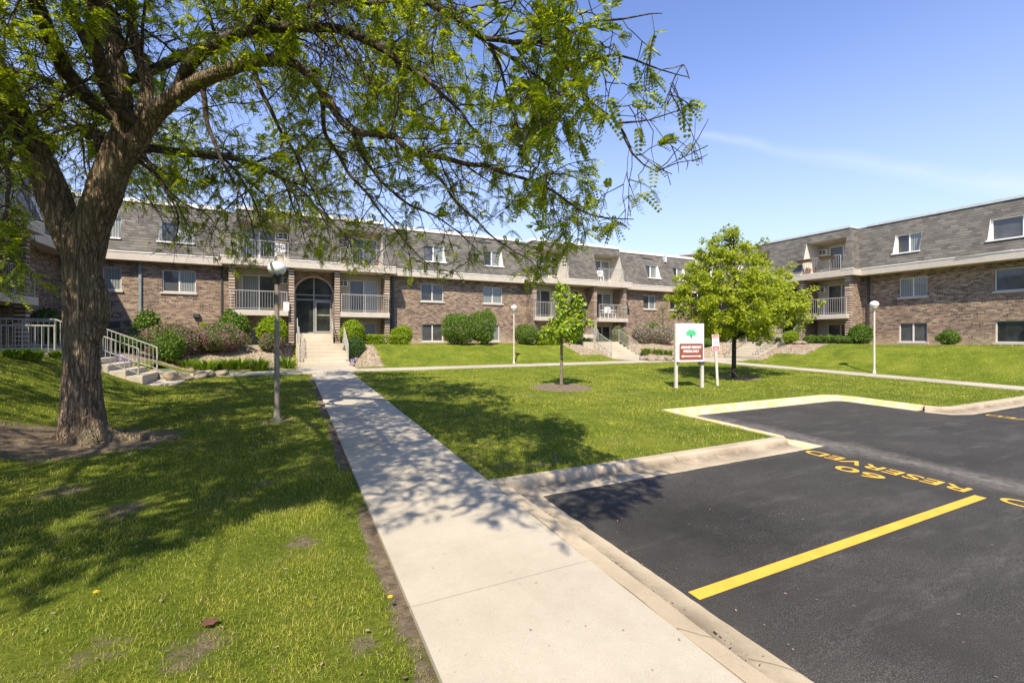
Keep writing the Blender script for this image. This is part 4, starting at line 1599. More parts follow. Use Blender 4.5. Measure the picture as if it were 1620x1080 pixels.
def clump(label, px, py, width_px, h_px, mat='lily_leaf', n=70, group='grassy clumps in the beds', name='lily_clump', cat='plant'):
    p, t = hit(px, py)
    rad = width_px / F * t / 2
    hh = h_px / F * t
    a = rng.uniform(0, 2 * math.pi, n)
    q = np.sqrt(rng.random(n)) * rad * .75
    P = np.stack([np.cos(a) * q, np.sin(a) * q, np.zeros(n)], 1)
    out = np.stack([np.cos(a), np.sin(a), np.zeros(n)], 1)
    L = hh * rng.uniform(.5, 1.2, n) * (1.12 - .45 * (q / rad))
    up = np.array([0, 0, 1.])
    sd = np.stack([-np.sin(a), np.cos(a), np.zeros(n)], 1)
    lean = rng.uniform(.25, 1.1, n)[:, None]
    W = (.022 * rng.uniform(.7, 1.3, n))[:, None]
    m1 = P + (up * .62 + out * lean * .35) * L[:, None]
    m2 = P + (up * .85 + out * lean * .95) * L[:, None]
    V = np.stack([P - sd * W, P + sd * W, m1 + sd * W, m1 - sd * W, m2], 1).reshape(-1, 3)
    i = np.arange(n)[:, None] * 5
    root = thing(name, label, cat, p, 0, group)
    np_mesh('leaves', V, [i + np.array([[0, 1, 2, 3]]), i + np.array([[3, 2, 4]])], M[mat], root)
    return root


clump('grassy clump at the left end of the bed beside the plum shrubs', 296, 580, 30, 15, n=150)
clump('big grassy clump in front of the wide plum shrub', 326, 588, 40, 24, n=260)
clump('grassy clump second from the big one along the bed edge', 358, 584, 30, 20, n=170)
clump('grassy clump in the middle of the bed left of the brown lamp pole', 382, 583, 26, 20, n=160)
clump('tall grassy clump close left of the brown lamp pole', 410, 586, 30, 24, n=220)
clump('grassy clump close right of the brown lamp pole', 452, 582, 32, 20, n=200)
clump('upright grassy clump at the far left foot of the landing rail', 22, 566, 30, 18, n=130)
clump('bushy grassy clump under the landing rail left of the trunk', 48, 570, 32, 22, n=200)
clump('small grassy clump touching the left side of the big trunk', 88, 566, 16, 14, n=90)
clump('grassy clump at the right rail of the second entry steps', 1022, 560, 16, 12, n=120)
clump('grassy clump left of the sign post behind the stone edge', 1040, 560, 20, 11, n=150)
clump('grassy clump touching the left sign post behind the stone edge', 1057, 561, 16, 10, n=120)
clump('low dark clump at the top of the bank right of the young tree', 925, 545, 34, 10, 'shrub_dark', 260)
clump('low dark clump beside the phlox at the second entry', 952, 553, 30, 10, 'shrub_dark', 240)
clump('green clump above the phlox by the right-wing steps', 1226, 548, 22, 12, 'shrub_mid', 200)


def flowers(label, px, py, w_px, h, n, depth=.6):
    p, t = hit(px, py)
    w = w_px / F * t / 2
    a = rng.uniform(0, 2 * math.pi, n)
    q = np.sqrt(rng.random(n))
    lump = .75 + .25 * np.sin(a * 3 + px)
    P = np.stack([np.cos(a) * q * w * lump, np.sin(a) * q * w * depth * lump, np.zeros(n)], 1)
    P[:, 2] = G(p.x + P[:, 0], p.y + P[:, 1]) - p.z + h * (1 - q ** 2 * .7) * rng.uniform(.6, 1, n)
    A = unit(rand_dirs(n) * .8 + np.array([0, 0, .3]))
    B = unit(np.cross(A, rand_dirs(n)))
    s = rng.uniform(.04, .075, n)
    V, Fq = quads_from(P, A, B, s, s)
    root = thing('phlox_mat', label, 'flowers', p, 0, 'mats of purple phlox')
    np_mesh('blossom', V, [Fq], M['phlox'], root)


flowers('small mound of lilac phlox at the right foot of the main entry steps', 560, 573, 28, .32, 1500)
flowers('long lilac phlox mat at the second entry right of the young tree', 956, 562, 44, .22, 1800)
flowers('wide pale lilac phlox mat by the right-wing steps under the maple', 1205, 560, 60, .22, 2600)
flowers('shaded lilac phlox mat beside the trunk below the left steps', 186, 584, 52, .16, 1800)


# stones along the bed edges
def stone(px, py, w_px, label, group, hh=.5):
    p, t = hit(px, py)
    w = w_px / F * t
    m = MB()
    prof = []
    n, k = 16, 9
    for i in range(k + 1):
        a = -math.pi / 2 + math.pi * i / k
        prof.append((max(math.cos(a), .02) * w / 2, math.sin(a) * w * hh / 2 + w * hh * .30))
    m.lathe(prof, n)
    sd = random.uniform(0, 99)
    for i, v in enumerate(m.v):
        q = Vector(v)
        f = 1 + .55 * mnoise.noise(q / w * 1.9 + Vector((sd, sd, 0))) + .20 * mnoise.noise(q / w * 5 + Vector((sd, 0, 0)))
        m.v[i] = (q.x * f, q.y * f * .75, q.z * f)
    o = m.build('edging_stone', M['stone'], None, True)
    o.location = p
    o.rotation_euler = (0, 0, random.uniform(0, 6))
    tag(o, label, 'stone', group)


for px, py, w in ((258, 600, 26), (276, 602, 30), (296, 601, 24), (314, 598, 26), (332, 596, 22), (350, 594, 20), (246, 594, 22)):
    stone(px, py, w, 'brown edging stone in the low wall between the big trunk and the path', 'stones below the plum shrubs', .55)
for px, py, w in ((549, 578, 12), (554, 572, 14), (547, 570, 10), (557, 579, 9)):
    stone(px, py, w, 'pale edging stone piled under the lilac mound at the entry steps', 'stones at the entry steps', .8)
for px, py, w in ((1019, 570, 14), (1031, 571, 16), (1045, 571, 15), (1058, 571, 14), (1070, 570, 12)):
    stone(px, py, w, 'flat brown edging stone along the path behind the two-post sign', 'stones behind the sign', .6)
for px, py, w in ((436, 557, 12), (444, 552, 11), (449, 560, 10), (423, 545, 10), (392, 556, 9)):
    stone(px, py, w, 'pale boulder in the stone bed left of the entry steps', 'boulders left of the entry', .7)
for px, py, w in ((1262, 544, 12), (1272, 544, 9)):
    stone(px, py, w, 'flat pale stone at the dark pier of the right wing', 'stones at the right wing', .5)


# ------------------------------------------------------------ young tree and maple
def tube_np(m, pts, r0, r1, n=6):
    k = len(pts)
    m.tube(pts, [r0 + (r1 - r0) * i / (k - 1) for i in range(k)], n, False)


def leafy(root, centres, radii, per, leaf, mat, droop=.5, flat=.6, aspect=.8):
    P = []
    O = []
    for c, r in zip(centres, radii):
        n = int(per * r * r)
        d = rand_dirs(n)
        q = rng.random(n) ** .55
        P.append(np.array(c) + d * (q * r)[:, None] * np.array([1, 1, flat]))
        O.append(d)
    P = np.concatenate(P)
    O = np.concatenate(O)
    n = len(P)
    A = unit(O * .6 + rand_dirs(n) * .6 + np.array([0, 0, -droop]))
    nrm = unit(np.array([SUN.x, SUN.y, SUN.z]) * .7 + np.array([0, 0, .5]) + rand_dirs(n) * .75)
    B = unit(np.cross(A, nrm))
    L = leaf * rng.uniform(.65, 1.3, n)
    V, Fq = quads_from(P, A, B, L, L * aspect)
    return np_mesh('crown', V, [Fq], M[mat], root)


yt = thing('young_tree', 'slender young tree with pale trunk and drooping lime leaves in a mulch ring', 'tree', YOUNG)
_, tY = hit(888, 612)
sc_y = tY / F


def ylocal(px, py, dy=0.0):
    q = at(px, py, tY + dy)
    return q - YOUNG


m = MB()
m.tube([Vector((0, 0, -.15)), Vector((0, 0, .03)), ylocal(888.5, 560), ylocal(888, 510), ylocal(889, 470), ylocal(888, 448)], [.085, .058, .048, .036, .020, .008], 10, False)
m.build('trunk', M['bark_young'], yt, True)
m = MB()
cs, rs = [], []
for px, py, r, dy in ((887, 452, .19, 0), (897, 456, .14, .1), (884, 463, .18, -.1), (900, 466, .2, .1), (912, 470, .20, -.1), (893, 478, .24, .15), (884, 474, .17, -.2), (908, 482, .24, .1), (920, 481, .15, 0),
                      (918, 494, .22, -.2), (897, 493, .27, .25), (885, 487, .18, -.25), (886, 498, .18, -.2), (876, 508, .22, .2), (906, 505, .28, -.2), (924, 508, .22, .1), (934, 509, .14, 0),
                      (880, 517, .25, .1), (866, 521, .23, -.1), (857, 526, .15, 0), (895, 517, .28, -.25), (912, 518, .24, .25), (870, 532, .2, .2), (884, 532, .2, -.1), (900, 528, .25, 0), (908, 532, .17, .2), (882, 540, .12, -.2), (900, 538, .12, -.1), (890, 505, .22, .5), (890, 520, .24, -.5)):
    c = ylocal(px, py, dy)
    cs.append(c)
    rs.append(r)
    s0 = ylocal(888, min(py + 14, 545))
    m.tube([s0, s0.lerp(c, .6) + Vector((0, 0, .05)), c], [.014, .009, .004], 4, False)
m.build('branches', M['bark_young'], yt)
leafy(yt, cs, rs, 900, .14, 'linden_leaf', .9, .8, .72)

mt = thing('maple_tree', 'broad spreading tree with dark trunk and layered yellow-green crown behind the signs', 'tree', MAPLE)
_, tM = hit(1161, 597)


def mlocal(px, py, dy=0.0):
    return at(px, py, tM + dy) - MAPLE


m = MB()
m.tube([Vector((.0, 0, -.2)), Vector((0, 0, .03)), mlocal(1161, 578), mlocal(1161.5, 520), mlocal(1163, 450), mlocal(1160, 400), mlocal(1160, 370)], [.16, .105, .088, .080, .055, .025, .01], 12, False)
m.build('trunk', M['bark_maple'], mt, True)
rm = np.random.default_rng(21)
cs, rs = [], []
m = MB()
outline = [(367, 1158, 6), (380, 1150, 26), (395, 1158, 46), (415, 1160, 70), (435, 1165, 84), (455, 1168, 100), (475, 1172, 112), (495, 1172, 110), (512, 1168, 95), (526, 1165, 66)]
for k in range(400):
    py = rm.choice([368, 380, 392, 404, 416, 428, 440, 452, 464, 476, 488, 500, 510, 520, 528], p=np.array([.4, .8, 1.2, 2, 2.6, 3, 3.4, 3.8, 4.2, 4.4, 4.4, 4, 3.2, 2.2, 1.2]) / 40.8) + rm.uniform(-6, 6)
    cx_ = np.interp(py, [o[0] for o in outline], [o[1] for o in outline])
    hw = np.interp(py, [o[0] for o in outline], [o[2] for o in outline])
    a = rm.uniform(0, 6.28)
    q = rm.uniform(.25, 1.0) ** .7
    if q > .8 and rm.random() < .3:
        q *= rm.uniform(1.0, 1.12)
    c = mlocal(cx_ + math.cos(a) * q * hw, py, math.sin(a) * q * hw * tM / F)
    r = rm.uniform(.16, .36) * (1.1 - .3 * q)
    cs.append(c)
    rs.append(r)
    if k % 4 == 0:
        s0 = mlocal(1162, min(py + 26 + 20 * q, 535))
        mid = s0.lerp(c, .55) + Vector((0, 0, .10 * q))
        m.tube([s0, mid, c], [.018, .011, .004], 5, False)
for px, py in ((1290, 455), (1298, 478), (1280, 505), (1070, 440), (1060, 470), (1076, 500), (1112, 380), (1110, 395), (1124, 388), (1252, 420), (1210, 380), (1200, 388), (1146, 362), (1160, 366), (1268, 520), (1215, 536), (1200, 538), (1222, 528), (1288, 500), (1274, 488)):
    c = mlocal(px, py, rm.uniform(-.8, .8))
    cs.append(c)
    rs.append(rm.uniform(.14, .24))
    s0 = mlocal(1162 + (px - 1162) * .55, min(py + 14, 530))
    m.tube([s0, s0.lerp(c, .6) + Vector((0, 0, .05)), c], [.014, .009, .004], 4, False)
m.build('branches', M['bark_maple'], mt)
leafy(mt, cs, rs, 1500, .10, 'maple_leaf', .35, .7, .85)

# spindly sapling by the main wall
p, t = hit(1048, 543)
p = at(1048, 543, 27.2 / ray(1048, 543).y)
p.z = g(p.x, p.y)
t = 27.2 / ray(1048, 543).y
sp = thing('sapling', 'spindly sapling against the brick wall left of the maple', 'tree', p)
m = MB()
m.tube([(0, 0, -.05), (.02, 0, .9), (-.02, 0, 1.8), (0, 0, 2.9)], [.035, .028, .02, .006], 6, False)
cs, rs = [], []
for k in range(26):
    z = random.uniform(1.0, 2.9)
    a = random.uniform(0, 6.28)
    q = random.uniform(.15, .75) * (1.15 - abs(z - 1.9) / 1.4)
    c = Vector((math.cos(a) * q, math.sin(a) * q, z + .15))
    m.tube([(0, 0, z - .25), c * .6 + Vector((0, 0, z * .38)), c], [.010, .007, .003], 4, False)
    cs.append(c)
    rs.append(.17)
m.build('trunk', M['twig'], sp)
leafy(sp, cs, rs, 500, .085, 'sapling_leaf', .3, .8)

# ------------------------------------------------------------ the big honey locust
lt = thing('locust_tree', 'big locust tree with a forked furrowed trunk and feathery drooping branches over the lawn', 'tree', TRUNK)
T0 = 7.73


def LP(*pts):
    """(px, py, depth) triples to world points"""
    return [at(*p) for p in pts]


def spline(P, step=.1):
    P = [Vector(p) for p in P]
    out = []
    for i in range(len(P) - 1):
        p0, p1, p2, p3 = P[max(i - 1, 0)], P[i], P[i + 1], P[min(i + 2, len(P) - 1)]
        n = max(1, int((p2 - p1).length / step))
        for k in range(n):
            t = k / n
            out.append(.5 * ((2 * p1) + (p2 - p0) * t + (2 * p0 - 5 * p1 + 4 * p2 - p3) * t * t + (3 * p1 - p0 - 3 * p2 + p3) * t ** 3))
    out.append(P[-1])
    return out


def radii(n, rs):
    return list(np.interp(np.linspace(0, 1, n), np.linspace(0, 1, len(rs)), rs))


W_ = [Vector(v) for v in ()]
limb_specs = [
    # trunk and the right-hand stem
    (LP((133, 725, T0), (133, 700, T0), (130, 660, T0), (129, 600, T0), (131, 540, T0), (131, 480, T0), (131, 420, T0), (140, 370, T0), (158, 320, T0), (180, 255, T0), (194, 215, T0)),
     [.60, .47, .375, .36, .375, .39, .39, .40, .375, .36, .27], 3),
    # left stem
    (LP((135, 440, T0), (112, 380, T0 - .03), (86, 315, T0 - .1), (58, 250, T0 - .2), (38, 205, T0 - .3), (15, 150, T0 - .4), (-25, 70, T0 - .6), (-70, -40, T0 - .9)),
     [.28, .34, .35, .31, .27, .22, .17, .11], 3),
    # centre stem, upright
    (LP((185, 250, T0), (196, 180, T0), (190, 120, T0 - .05), (176, 60, T0 - .1), (163, 0, T0 - .1), (150, -90, T0 - .2), (150, -220, T0 - .4)), [.26, .205, .19, .17, .15, .12, .07], 3),
    (LP((225, 190, T0), (232, 130, T0 + .1), (215, 70, T0 + .2), (208, 0, T0 + .2), (225, -110, T0 + .3)), [.17, .14, .12, .10, .06], 3),
    # right limb
    (LP((190, 270, T0), (222, 215, T0), (250, 175, T0 - .05), (282, 150, T0 - .1), (318, 128, T0 - .2), (355, 112, T0 - .3), (400, 98, T0 - .45), (460, 98, T0 - .7), (506, 139, T0 - .9), (553, 204, T0 - 1.1),
        (622, 213, T0 - 1.3)),
     [.20, .24, .21, .18, .16, .14, .105, .095, .085, .072, .062], 4),
    # burl
    (LP((138, 540, T0 - .03), (152, 512, T0 - .03), (157, 490, T0 - .03), (152, 466, T0 - .03), (142, 440, T0)), [.25, .24, .24, .24, .25], 3),
    # root flare
    (LP((120, 668, T0), (98, 695, T0 - .05), (50, 706, T0 + .05), (-20, 713, T0 + .3)), [.22, .20, .12, .05], 3),
    (LP((150, 668, T0), (175, 691, T0), (215, 694, T0 + .1), (300, 693, T0 + .2)), [.21, .18, .10, .035], 3),
    (LP((135, 668, T0), (140, 705, T0 - .3), (143, 730, T0 - .75)), [.20, .19, .07], 3),
]
more_limbs = [
    (LP((600, 212, T0 - 1.22), (622, 213, T0 - 1.3), (659, 241, T0 - 1.45), (793, 273, T0 - 1.9), (863, 296, T0 - 2.3), (932, 340, T0 - 2.7), (1000, 348, T0 - 3.0)), [.055, .052, .044, .030, .022, .014, .006]),
    (LP((282, 140, T0 - .1), (310, 90, T0 - .3), (355, 62, T0 - .5), (400, 46, T0 - .7), (470, 44, T0 - .9), (540, 46, T0 - 1.1), (620, 90, T0 - 1.4), (700, 150, T0 - 1.7), (760, 215, T0 - 1.9)), [.13, .115, .10, .09, .08, .07, .05, .03, .01]),
    (LP((400, 46, T0 - .7), (440, -10, T0 - 1.0), (520, -50, T0 - 1.4), (600, -40, T0 - 1.75), (673, 0, T0 - 2.1), (724, 32, T0 - 2.3), (766, 60, T0 - 2.4), (863, 69, T0 - 3.2), (891, 102, T0 - 3.4), (928, 153, T0 - 3.6), (979, 194, T0 - 3.8), (1002, 241, T0 - 3.9)),
     [.10, .09, .08, .07, .06, .055, .048, .036, .028, .020, .012, .005]),
    (LP((770, 69, T0 - 2.4), (844, 116, T0 - 2.5), (891, 157, T0 - 2.6), (872, 204, T0 - 2.6)), [.03, .024, .015, .006]),
    (LP((772, 75, T0 - 2.4), (793, 120, T0 - 2.35), (812, 171, T0 - 2.3), (826, 215, T0 - 2.25)), [.026, .02, .012, .005]),
    (LP((863, 69, T0 - 3.2), (930, 40, T0 - 3.6), (1000, 30, T0 - 3.9), (1048, 24, T0 - 4.1)), [.026, .02, .012, .004]),
    (LP((895, 105, T0 - 3.4), (980, 92, T0 - 3.8), (1040, 110, T0 - 4.0), (1085, 122, T0 - 4.15)), [.02, .015, .01, .004]),
    (LP((979, 194, T0 - 3.8), (1030, 190, T0 - 4.0), (1070, 180, T0 - 4.1), (1102, 176, T0 - 4.2)), [.014, .010, .007, .003]),
    (LP((985, 205, T0 - 3.8), (1000, 240, T0 - 3.9), (1040, 268, T0 - 4.0), (1075, 258, T0 - 4.1), (1112, 254, T0 - 4.2)), [.013, .010, .008, .006, .003]),
    (LP((506, 139, T0 - .9), (515, 210, T0 - .85), (550, 270, T0 - .9), (600, 330, T0 - 1.0), (640, 380, T0 - 1.05), (690, 425, T0 - 1.1)), [.045, .036, .028, .02, .012, .004]),
    (LP((659, 241, T0 - 1.45), (700, 290, T0 - 1.5), (738, 340, T0 - 1.6), (805, 389, T0 - 1.8), (841, 412, T0 - 1.9), (850, 448, T0 - 1.9)), [.03, .025, .02, .014, .009, .004]),
    (LP((553, 204, T0 - 1.1), (590, 270, T0 - 1.1), (640, 320, T0 - 1.15), (700, 350, T0 - 1.2), (760, 400, T0 - 1.3)), [.036, .028, .022, .014, .005]),
    (LP((205, 225, T0), (238, 262, T0 + .1), (262, 300, T0 + .2), (284, 341, T0 + .3), (268, 396, T0 + .3)), [.04, .028, .018, .006]),
    (LP((200, 235, T0), (240, 275, T0 + .2), (285, 315, T0 + .4), (325, 338, T0 + .6), (350, 372, T0 + .7)), [.04, .03, .018, .006]),
    (LP((318, 128, T0 - .2), (330, 200, T0 - .1), (360, 270, T0), (390, 330, T0), (410, 390, T0)), [.06, .04, .028, .016, .005]),
    (LP((400, 98, T0 - .45), (430, 180, T0 - .4), (470, 250, T0 - .4), (510, 330, T0 - .5), (560, 390, T0 - .6)), [.05, .036, .026, .015, .005]),
    (LP((198, 200, T0), (160, 168, T0 + .3), (130, 154, T0 + .5), (74, 127, T0 + .9), (30, 112, T0 + 1.1), (-60, 80, T0 + 1.3)), [.09, .08, .07, .06, .045, .02]),
    (LP((38, 205, T0 - .3), (20, 240, T0 - 1.2), (10, 330, T0 - 2.0), (20, 400, T0 - 2.4), (50, 450, T0 - 2.6)), [.06, .045, .03, .015, .005]),
    (LP((25, 180, T0 - .4), (-5, 230, T0 - 1.6), (5, 270, T0 - 2.2), (28, 300, T0 - 2.6), (50, 345, T0 - 2.8)), [.05, .035, .022, .012, .005]),
    (LP((15, 150, T0 - .5), (-45, 260, T0 - 1.4), (-30, 350, T0 - 1.9), (-5, 410, T0 - 2.2), (30, 440, T0 - 2.4)), [.05, .035, .022, .012, .005]),
    (LP((60, 250, T0 - .2), (10, 190, T0 - 1.0), (-40, 170, T0 - 1.8), (-60, 220, T0 - 2.4)), [.08, .06, .04, .02]),
    # crown parts above and behind the picture
    ([at(225, 200, T0)] + [Vector(v) for v in ((-2.7, 9.3, 6.1), (-2.1, 7.4, 7.3), (-.6, 5.4, 7.6), (.5, 3.6, 7.1), (.7, 2.4, 6.9), (.1, 1.1, 6.6), (-.3, .1, 6.2))], [.12, .10, .07, .03, .015, .006]),
    ([at(35, 200, T0 - .3)] + [Vector(v) for v in ((-3.9, 9.8, 5.6), (-5.2, 8.2, 6.8), (-5.8, 5.8, 7.4), (-5.6, 3.2, 7.2), (-5.0, 1.2, 6.8), (-4.5, -.6, 6.2))], [.13, .11, .08, .06, .03, .008]),
    ([at(194, 190, T0)] + [Vector(v) for v in ((-3.2, 9.7, 6.2), (-3.2, 7.4, 7.4), (-2.9, 5.0, 7.8), (-2.5, 2.8, 7.4), (-2.2, 1.2, 6.8))], [.13, .11, .08, .05, .008]),
    ([at(195, 150, T0)] + [Vector(v) for v in ((-2.6, 10.3, 6.6), (-1.2, 10.4, 7.8), (.6, 9.4, 8.4), (2.4, 8.0, 8.0))], [.11, .09, .06, .02]),
    ([at(172, 275, T0)] + [Vector(v) for v in ((-3.1, 10.6, 5.6), (-4.1, 13.0, 6.6), (-4.6, 15.4, 6.9), (-4.6, 17.4, 6.4))], [.11, .08, .05, .02]),
    ([at(186, 240, T0)] + [Vector(v) for v in ((-2.2, 10.8, 5.6), (-.8, 13.0, 6.3), (.4, 15.0, 6.3), (1.2, 16.6, 5.7))], [.10, .08, .05, .02]),
    ([at(40, 215, T0 - .3)] + [Vector(v) for v in ((-4.1, 10, 5.2), (-6.4, 10.8, 6.2), (-8.4, 11.2, 6.4))], [.10, .07, .03]),
    ([Vector(v) for v in ((-5.2, 8.2, 6.8), (-4.4, 5.6, 7.2), (-3.8, 3.2, 6.9), (-3.3, 1.2, 6.4), (-3.0, -.4, 5.8))], [.07, .05, .035, .02, .006]),
    ([Vector(v) for v in ((-3.2, 7.4, 7.4), (-1.8, 5.0, 7.3), (-1.3, 2.8, 6.8), (-1.1, 1.0, 6.3))], [.07, .05, .03, .006]),
    ([at(182, 100, T0)] + [Vector(v) for v in ((-3.0, 9.9, 6.8), (-3.6, 9.4, 8.6), (-3.2, 8.8, 10.0))], [.10, .07, .03]),
]

mb = MB()
for pts, rs, _ in limb_specs:
    P = spline(pts, .08)
    mb.tube(P, [r * .69 for r in radii(len(P), rs)], 20)
me = bpy.data.meshes.new('tmp')
me.from_pydata(mb.v, [], mb.f)
me.update()
tmp = bpy.data.objects.new('tmp', me)
C.objects.link(tmp)
md = tmp.modifiers.new('r', 'REMESH')
md.mode = 'VOXEL'
md.voxel_size = .018
md2 = tmp.modifiers.new('s', 'SMOOTH')
md2.iterations = 9
md2.factor = .5
bpy.context.view_layer.update()
ev = bpy.data.meshes.new_from_object(tmp.evaluated_get(bpy.context.evaluated_depsgraph_get()))
nv = len(ev.vertices)
co = np.empty(nv * 3, np.float32)
ev.vertices.foreach_get('co', co)
co = co.reshape(-1, 3)
no = np.empty(nv * 3, np.float32)
ev.vertices.foreach_get('normal', no)
no = no.reshape(-1, 3)
disp = np.zeros(nv)
for i in range(nv):
    x, y, z = co[i]
    k = 1.0 if z < 4.5 else max(.35, 1 - (z - 4.5) * .4)
    wv = mnoise.noise(Vector((x * 3, y * 3, z * 1.6))) * .35
    wv2 = mnoise.noise(Vector((x * 5 + 7, y * 5, z * 3)))
    dd = mnoise.voronoi(Vector((x * 12 + wv + wv2 * .8, y * 12 + wv - wv2 * .8, z * 1.15 + wv * 1.5)))[0]
    e_ = min(1.0, (dd[1] - dd[0]) / .28)
    q2 = Vector((x * 15, y * 15, z * 5 + wv * 3))
    disp[i] = k * (.024 * (e_ - .8) + .008 * mnoise.noise(q2) + .035 * mnoise.noise(Vector((x * 1.8, y * 1.8, z * 1.2))))
co2 = co + no * disp[:, None]
ev.vertices.foreach_set('co', (co2 - np.array(TRUNK)).astype(np.float32).ravel())
ev.polygons.foreach_set('use_smooth', np.ones(len(ev.polygons), bool))
ev.update()
ev.materials.clear()
ev.materials.append(M['bark'])
tr_o = bpy.data.objects.new('trunk', ev)
C.objects.link(tr_o)
tr_o.parent = lt
bpy.data.objects.remove(tmp)

OFF = TRUNK
bm_ = MB()
lines = []                                 # (points, radii) of everything that bears side branches
for pts, rs, *_ in limb_specs[1:5]:
    P = spline(pts, .1)
    lines.append((P, [r * .74 for r in radii(len(P), rs)]))
for pts, rs in more_limbs:
    P = spline(pts, .1)
    P = [p + Vector((mnoise.noise(p * 2.1), mnoise.noise(p * 2.1 + Vector((9, 0, 0))), mnoise.noise(p * 2.1 + Vector((0, 9, 0))))) * .05 for p in P]
    rr = [r * .82 for r in radii(len(P), rs)]
    bm_.tube([p - OFF for p in P], rr, 8, False)
    lines.append((P, rr))

# crown silhouette and shade limits, kept so that the crown has the shape it has in the photograph
MAXY = np.array([(-900, 520), (-100, 490), (60, 470), (112, 455), (128, 370), (150, 300), (175, 330), (215, 420), (350, 440), (420, 425), (480, 405), (500, 415), (560, 430), (640, 455), (720, 440), (760, 430),
                 (830, 450), (870, 430), (900, 400), (960, 378), (1035, 345), (1055, 300), (1075, 275), (1120, 262), (1126, 0)], float)


def ok_view(p):
    px, py, d = proj(p)
    inside_f = (d > .3) & (px > -60) & (px < 1680) & (py > -60) & (py < 1100)
    lim = np.interp(px, MAXY[:, 0], MAXY[:, 1])
    lim = np.where(px > 1124, -999, lim)
    top = np.where((px > 1062) & (py < 85), False, True) & np.where((px > 1100) & (py < 160), False, True)
    trunk_clear = (px > 25) & (px < 250) & (py > 225) & (d < 8.2) & (py > 225 + np.maximum(px - 190, 0) * 1.5)
    trunk_clear &= ~((d < 6.4) & (((py < 262) & (px < 118)) | ((py < 475) & (px < 62)) | ((py > 405) & (py < 475) & (px < 90)) | ((py > 328) & (py < 362) & (px < 112))))
    good = (py < lim) & top & ~trunk_clear & (d > 2.9)
    good &= ~((np.abs(px - 440) < 20) & (np.abs(py - 431) < 20) & (d < 9.4))
    return np.where(inside_f, good, (d > 2.2) | (d < -.5) | (p[..., 2] > 5.5))


SHP = np.array([(-2000, 1200), (-400, 1100), (0, 985), (200, 895), (420, 805), (520, 780), (600, 838), (700, 825), (840, 842), (905, 870), (962, 808), (1000, 785), (1050, 775)], float)
SHT = np.array([(-2000, 300), (560, 300), (561, 586), (700, 590), (820, 606), (915, 642), (930, 705), (985, 725), (1050, 735)], float)


def ok_shade(p):
    zg = base_h(p[..., 1] + 2)
    k = p[..., 2] - zg
    s = np.stack([p[..., 0] + .43 * k, p[..., 1] + .68 * k, zg], -1)
    s[..., 2] = base_h(s[..., 1])
    px, py, d = proj(s)
    vis = (d > .5) & (px < 1800) & (py < 1150)
    hi = np.interp(px, SHP[:, 0], SHP[:, 1])
    lo = np.interp(px, SHT[:, 0], SHT[:, 1])
    good = (px < 1050) & (py < hi) & (py > lo)
    k3 = p[..., 2] - 3.15
    lampd = np.hypot(p[..., 0] + .43 * k3 + .26, p[..., 1] + .68 * k3 - 10.61)
    return np.where(vis, good, True) & ~((k3 > .1) & (lampd < .62))


def ok_pt(p):
    p = np.asarray(p, float)
    return ok_view(p) & ok_shade(p)


random.seed(11)
tw = MB()
leafP, leafD = [], []
UP = Vector((0, 0, 1))


def grow(p, d, L, r, grav, jit, step):
    P = [p.copy()]
    n = max(2, int(L / step))
    d = d.normalized()
    for k in range(n):
        d = (d + Vector((random.gauss(0, jit), random.gauss(0, jit), random.gauss(0, jit))) - UP * grav * (k / n)).normalized()
        q = P[-1] + d * (L / n)
        if not bool(ok_pt(q)):
            break
        P.append(q)
    return P


def spurs(P, gap, lo=0):
    for a, b in zip(P[lo:-1], P[lo + 1:]):
        n = max(1, int((b - a).length / gap + random.random()))
        for k in range(n):
            leafP.append(a.lerp(b, random.random()))
            leafD.append((b - a).normalized())


